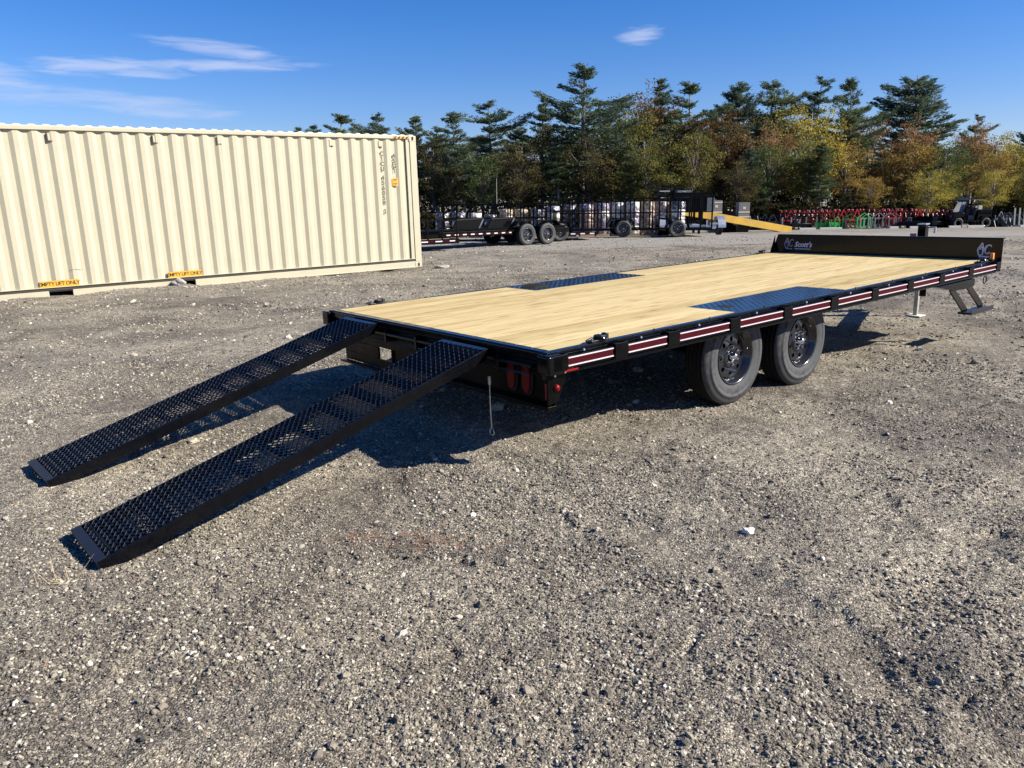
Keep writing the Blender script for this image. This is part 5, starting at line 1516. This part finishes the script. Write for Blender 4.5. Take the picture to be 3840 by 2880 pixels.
# implements
def implement(kind, x, y, mat, label, cat, group, s=1.0, rz=0.0):
    e_ = empty({'cutter': 'rotary_cutter', 'bucket': 'bucket_attachment', 'forks': 'pallet_fork_attachment', 'tines': 'tine_harrow', 'box': 'box_scraper', 'blade': 'blade_attachment'}[kind], (x, y, gz1(x, y)), rz, label, cat, group)
    e_.scale = (s, s, s)
    if kind == 'cutter':
        MB().prism([(-0.7, 0.18), (0.7, 0.18), (0.78, 0.3), (0.6, 0.42), (-0.6, 0.42), (-0.78, 0.3)], 'y', -0.6, 0.6).build('deck', mat, e_, bevel=0.02)
        MB().bar((-0.35, -0.5, 0.42), (0, -0.45, 1.05), 0.06, 0.06).bar((0.35, -0.5, 0.42), (0, -0.45, 1.05), 0.06, 0.06).bar((0, -0.45, 1.05), (0, 0.5, 0.45), 0.05, 0.05).build('hitch_frame', mat, e_)
        MB().bb(-0.15, 0.15, -0.15, 0.15, 0.42, 0.68).build('gearbox', M_greyimp, e_, bevel=0.02)
        for q in (-0.74, 0.70): MB().bb(q, q + 0.04, -0.6, 0.6, 0.0, 0.3).build('skid', mat, e_)
    elif kind == 'bucket':
        pts = [(-0.5, 0.0), (0.35, 0.0), (0.5, 0.12), (0.5, 0.65), (0.3, 0.8), (0.46, 0.62), (0.46, 0.14), (0.33, 0.04), (-0.5, 0.03)]
        m = MB(); m.prism([(p[0], p[1]) for p in pts], 'x', -0.8, 0.8); m.build('shell', mat, e_)
        for q in (-0.81, 0.80): MB().prism([(-0.5, 0.0), (0.35, 0.0), (0.5, 0.12), (0.5, 0.65), (0.3, 0.8)], 'x', q, q + 0.015).build('side_plate', mat, e_)
        for q in (-0.5, 0, 0.5): MB().path([(q, 0.3, 0.85), (q, -0.1, 0.95), (q, -0.45, 0.6), (q, -0.5, 0.15)], 0.035, 5).build('grapple_tine', mat, e_)
    elif kind == 'forks':
        m = MB(); m.bb(-0.6, 0.6, 0.0, 0.07, 0.08, 0.16); m.bb(-0.6, 0.6, 0.0, 0.07, 0.72, 0.8)
        for q in (-0.6, -0.04, 0.53): m.bb(q, q + 0.07, 0.002, 0.068, 0.16, 0.72)
        m.build('frame', mat, e_)
        for q in (-0.4, 0.3): MB().bb(q, q + 0.1, -0.06, -0.002, 0.04, 0.82).bb(q, q + 0.1, -1.0, -0.061, 0.04, 0.08).build('fork', M_greyimp, e_)
        MB().bar((-0.6, 0.03, 0.8), (0, 0.03, 1.15), 0.05, 0.05).bar((0.6, 0.03, 0.8), (0, 0.03, 1.15), 0.05, 0.05).build('back_guard', mat, e_)
    elif kind == 'tines':
        MB().bb(-0.7, 0.7, -0.05, 0.05, 0.55, 0.66).build('tool_bar', mat, e_)
        MB().bar((-0.35, 0, 0.66), (0, 0.05, 1.3), 0.06, 0.06).bar((0.35, 0, 0.66), (0, 0.05, 1.3), 0.06, 0.06).build('hitch_frame', mat, e_)
        for q in (-0.62, -0.3, 0.02, 0.34, 0.62):
            MB().path([(q, 0.05, 0.66), (q, 0.3, 1.0), (q, 0.12, 1.25), (q, -0.02, 1.12)], 0.03, 5).path([(q, 0.0, 0.55), (q, 0.22, 0.3), (q, -0.05, 0.02)], 0.03, 5).build('tine', mat, e_)
            MB().lathe([(0, -0.03), (0.05, -0.02), (0.05, 0.02), (0, 0.03)], 'y', (q, 0.12, 1.25), 8).build('tine_cap', M_pink if mat is M_red else M_greyimp, e_)
    elif kind == 'box':
        MB().bb(-0.7, 0.7, 0.25, 0.29, 0.0, 0.55).build('moldboard', mat, e_)
        for q in (-0.72, 0.69): MB().prism([(-0.35, 0.02), (0.3, 0.02), (0.3, 0.6), (-0.1, 0.6)], 'x', q, q + 0.03).build('end_plate', mat, e_)
        MB().bar((-0.7, 0.0, 0.52), (0.7, 0.0, 0.52), 0.08, 0.08).bar((-0.3, 0, 0.56), (0, 0, 1.05), 0.06, 0.06).bar((0.3, 0, 0.56), (0, 0, 1.05), 0.06, 0.06).build('hitch_frame', mat, e_)
        for q in (-0.5, -0.2, 0.2, 0.5): MB().bar((q, 0, 0.8), (q, -0.08, 0.05), 0.04, 0.08).build('shank', mat, e_)
    else:
        MB().prism([(0.0, 0.0), (0.08, 0.0), (0.18, 0.25), (0.2, 0.5), (0.1, 0.75), (0.05, 0.75), (0.14, 0.5), (0.12, 0.25)], 'x', -0.9, 0.9).build('blade', mat, e_)
        MB().bar((-0.2, 0.2, 0.4), (-0.1, 0.9, 0.4), 0.08, 0.1).bar((0.2, 0.2, 0.4), (0.1, 0.9, 0.4), 0.08, 0.1).build('push_arm', mat, e_)
    return e_


gB = 'black and grey implements standing in a row before the wood'
seq = ['bucket', 'cutter', 'bucket', 'blade', 'box', 'forks', 'cutter', 'forks']
words = {'bucket': ('grapple bucket', 'bucket'), 'cutter': ('rotary cutter', 'cutter'), 'blade': ('dozer blade', 'blade'), 'box': ('box scraper', 'scraper'), 'forks': ('fork frame', 'fork frame'), 'tines': ('tine harrow', 'harrow')}
wh1 = ['right beside the foot of the yellow ramp', 'second from the yellow ramp foot', 'third from the yellow ramp foot', 'fourth from the yellow ramp foot', 'fifth from the yellow ramp foot', 'sixth from the yellow ramp foot',
       'seventh from the yellow ramp foot', 'just left of the green implements']
for k in range(8):
    kd = seq[k]; x = 16.0 + k * 0.72 + 0.1 * (k % 2); y = 57.6 - k * 0.42
    implement(kd, x, y, M_greyimp if k in (1, 2, 4) else M_blackd, ('grey ' if k in (1, 2, 4) else 'black ') + words[kd][0] + ' ' + wh1[k], words[kd][1], gB, 1.05, random.uniform(-0.5, 0.5))
for k in range(5):
    x = 16.9 + k * 1.1
    implement(('bucket', 'cutter', 'box')[k % 3], x, 59.0 - 0.3 * k, M_blackd if k % 2 else M_greyimp, ('black ' if k % 2 else 'grey ') + words[('bucket', 'cutter', 'box')[k % 3]][0] + ' in the second row, ' + ('first', 'second', 'third', 'fourth', 'fifth')[k] + ' from the yellow ramp', words[('bucket', 'cutter', 'box')[k % 3]][1], gB, 1.1, random.uniform(-0.6, 0.6))
gG = 'bright green implements at the front of the row'
for k, (kd, x) in enumerate((('box', 21.9), ('box', 22.8), ('forks', 23.7), ('forks', 24.6))):
    implement(kd, x, 54.4 - 0.1 * k, M_green, 'green ' + words[kd][0] + (' leftmost of the green group', ' second of the green group', ' third of the green group', ' rightmost and brightest of the green group')[k], words[kd][1], gG, 0.80 + 0.05 * k, random.uniform(-0.3, 0.3))
gR = 'red implements standing behind the green and black ones'
ords = ['first', 'second', 'third', 'fourth', 'fifth', 'sixth', 'seventh', 'eighth', 'ninth', 'tenth', 'eleventh', 'twelfth']
for k in range(12):
    x = 20.6 + k * 0.92 + (0.6 if k > 5 else 0)
    e_ = implement('tines', x, 57.2 - 0.12 * k, M_red, 'red tine harrow, ' + ords[k] + ' from the left of the red row', 'harrow', gR, 1.08 if k < 9 else 1.0, random.uniform(-0.4, 0.4))
implement('forks', 26.9, 54.6, M_red, 'red fork frame at the front, right of the green implements', 'fork frame', gR, 0.95)
for k in range(3): implement('forks', 25.4 + 0.75 * k, 55.2, M_greyimp, 'grey fork frame, ' + ords[k] + ' right of the green implements', 'fork frame', gB, 0.95, 0.2)
for k in range(4):
    kd = ('cutter', 'blade', 'cutter', 'box')[k]
    implement(kd, 28.1 + k * 0.95, 54.9, M_blackd, 'black ' + words[kd][0] + ', ' + ords[k] + ' left of the utility vehicle counting from the red ones', words[kd][1], gB, 1.12, random.uniform(-0.3, 0.3))
for k in range(3):
    kd = ('bucket', 'box', 'bucket')[k]
    implement(kd, 34.1 + k * 0.9, 55.6, M_greyimp if k else M_blackd, ('grey ' if k else 'black ') + words[kd][0] + ', ' + ords[k] + ' right of the utility vehicle', words[kd][1], gB, 1.05, 0.3)
# rack of upright pallet forks at the right edge
fk = empty('fork_rack', (35.3, 54.6, gz1(35.3, 54.6)), 0, 'rack of upright worn-steel pallet forks at the right edge', 'fork rack')
MB().bb(-0.1, 2.6, -0.1, 0.0, 0.12, 0.2).bb(-0.1, 2.6, -0.1, 0.0, 0.9, 0.98).build('rack_frame', M_blackd, fk)
for k in range(8): MB().bar((k * 0.34, -0.15, 0.1), (k * 0.34 - 0.08, -0.15, 1.3), 0.05, 0.1).bar((k * 0.34, -0.15, 0.12), (k * 0.34, -0.9, 0.12), 0.09, 0.05).build('fork', M_grime, fk)

# black utility vehicle with a curved roof
X0, Y0 = 32.0, 54.6
uv = empty('utility_vehicle', (X0, Y0, gz1(X0, Y0)), 0.04, 'black side-by-side utility vehicle with a thin curved roof', 'utility vehicle')
m = MB().prism([(-1.45, 0.42), (-1.35, 0.9), (-0.75, 1.05), (-0.6, 1.0), (-0.55, 0.5), (0.35, 0.5), (0.4, 0.95), (1.35, 0.95), (1.4, 0.5), (1.3, 0.42)], 'y', -0.62, 0.62); m.build('body', M_black, uv, bevel=0.03)
MB().prism([(-1.2, 1.06), (-0.72, 1.09), (-0.7, 1.0), (-1.25, 0.92)], 'y', -0.5, 0.5).build('hood', M_black, uv)
MB().bb(0.42, 1.36, -0.64, 0.64, 0.955, 1.22).build('cargo_bed', M_blackd, uv, bevel=0.02)
for wx_ in (-1.0, 0.95):
    for wy_ in (-0.74, 0.74):
        w_ = bpy.data.objects.new('wheel', None); w_.location = (wx_, wy_ - (0.0 if wy_ < 0 else 0), 0.34); w_.rotation_euler = (0, 0, 0 if wy_ < 0 else math.pi); w_.scale = (0.97, 1.1, 0.97); link(w_, uv); ob('tyre', TY_ME, w_); ob('rim', RIM_ME, w_)
    MB().prism([(wx_ - 0.45, 0.55), (wx_ - 0.32, 0.78), (wx_ + 0.32, 0.78), (wx_ + 0.45, 0.55), (wx_ + 0.40, 0.55), (wx_ + 0.30, 0.74), (wx_ - 0.30, 0.74), (wx_ - 0.40, 0.55)], 'y', -0.76, 0.76).build('fender', M_black, uv)
for yy in (-0.60, 0.56):
    MB().bar((-0.75, yy + .02, 1.0), (-0.35, yy + .02, 1.82), 0.045, 0.045).bar((0.38, yy + .02, 0.95), (0.30, yy + .02, 1.84), 0.045, 0.045).build('roll_cage', M_black, uv)
pts = [(-0.62 + 1.7 * i / 10, 1.80 + 0.14 * math.sin(math.pi * (i / 10) ** 0.8) + 0.02 * i / 10) for i in range(11)]
MB().prism(pts + [(p[0], p[1] + 0.045) for p in pts[::-1]], 'y', -0.66, 0.66).build('roof', M_black, uv)
MB().add([(-0.73, -0.55, 1.05), (-0.73, 0.55, 1.05), (-0.40, 0.55, 1.74), (-0.40, -0.55, 1.74)], [(0, 1, 2, 3)]).build('windshield', M_glass, uv)
for yy in (-0.48, 0.08): MB().bb(-0.2, 0.25, yy, yy + 0.4, 0.5, 0.85).bar((0.25, yy + 0.2, 0.85), (0.36, yy + 0.2, 1.35), 0.4, 0.1, (1, 0, 0)).build('seat', M_seat, uv, bevel=0.03)
MB().torus((-0.35, -0.28, 1.2), 0.16, 0.02, 'x', 14, 6).build('steering_wheel', M_dark, uv)
for yy in (-0.45, 0.33): MB().bb(-1.41, -1.36, yy, yy + 0.14, 0.76, 0.84).build('headlight', M_galv, uv)
crate(32.45, 54.5, 1.0 + 0.22, 0.5, 0.4, 0.26, 'white box riding in the bed of the black utility vehicle', (), M_white)

# thin bare poles standing before the wood
for x, y, h_, lb in ((2.3, 36.0, 2.6, 'slim bare pole behind the tan wrapped stacks'),):
    o = MB().tube((0, 0, 0), (0.02, 0, h_), 0.016, 0.012).build('pole', M_grime, None); o.location = (x - 2.9, y, gz1(x - 2.9, y)); tag(o, lb, 'pole')

# ------------------------------------------------------------------ dry stalks, straws on the gravel
M_straw = basic('dry_straw', (0.50, 0.38, 0.22), 0.8)
M_strawr = basic('red_needles', (0.42, 0.20, 0.11), 0.8)
m = MB()
wp = Oh + Uh * -2.25 + Vh * 0.42
for k in range(13):
    a_ = random.uniform(0, 6.28); l_ = random.uniform(0.06, 0.17); bx, by = wp.x + random.uniform(-.08, .06), wp.y + random.uniform(-.10, .02)
    z_ = gz1(bx, by); d_ = Vector((math.cos(a_) * l_ * .6, math.sin(a_) * l_ * .6, random.uniform(0.2, 0.8) * l_))
    m.tube((bx, by, z_ - .005), Vector((bx, by, z_)) + d_, 0.0014, 0.0006, n=4)
tag(m.build('dry_weeds', M_straw, None), 'few dry stalks sprouting at the foot of the nearer ramp', 'weeds', kind='stuff')
m = MB(); m2 = MB()
for k in range(230):
    r_ = random.uniform(1.6, 8); a_ = R(random.uniform(-36, 36)); bx, by = r_ * math.sin(a_), r_ * math.cos(a_); z_ = gz1(bx, by) + 0.004
    t_ = random.uniform(0, 3.14); l_ = random.uniform(0.012, 0.05)
    (m if k % 3 else m2).tube((bx, by, z_), (bx + l_ * math.cos(t_), by + l_ * math.sin(t_), z_ + 0.003), 0.0011, 0.0007, n=4)
tag(m.build('straw_litter', M_straw, None), 'bits of straw and pine needle lying on the gravel', 'litter', kind='stuff')
for cx_, cy_ in ((-0.36, 3.05), (-0.62, 3.15)):
    for k in range(60):
        bx, by = cx_ + random.gauss(0, .14), cy_ + random.gauss(0, .05); z_ = gz1(bx, by) + .004; t_ = random.uniform(-.6, .6); l_ = random.uniform(.015, .05)
        m2.tube((bx, by, z_), (bx + l_ * math.cos(t_), by + l_ * math.sin(t_), z_ + .003), .001, .0006, n=4)
tag(m2.build('needle_litter', M_strawr, None), 'reddish pine needles strewn over the gravel', 'litter', kind='stuff')
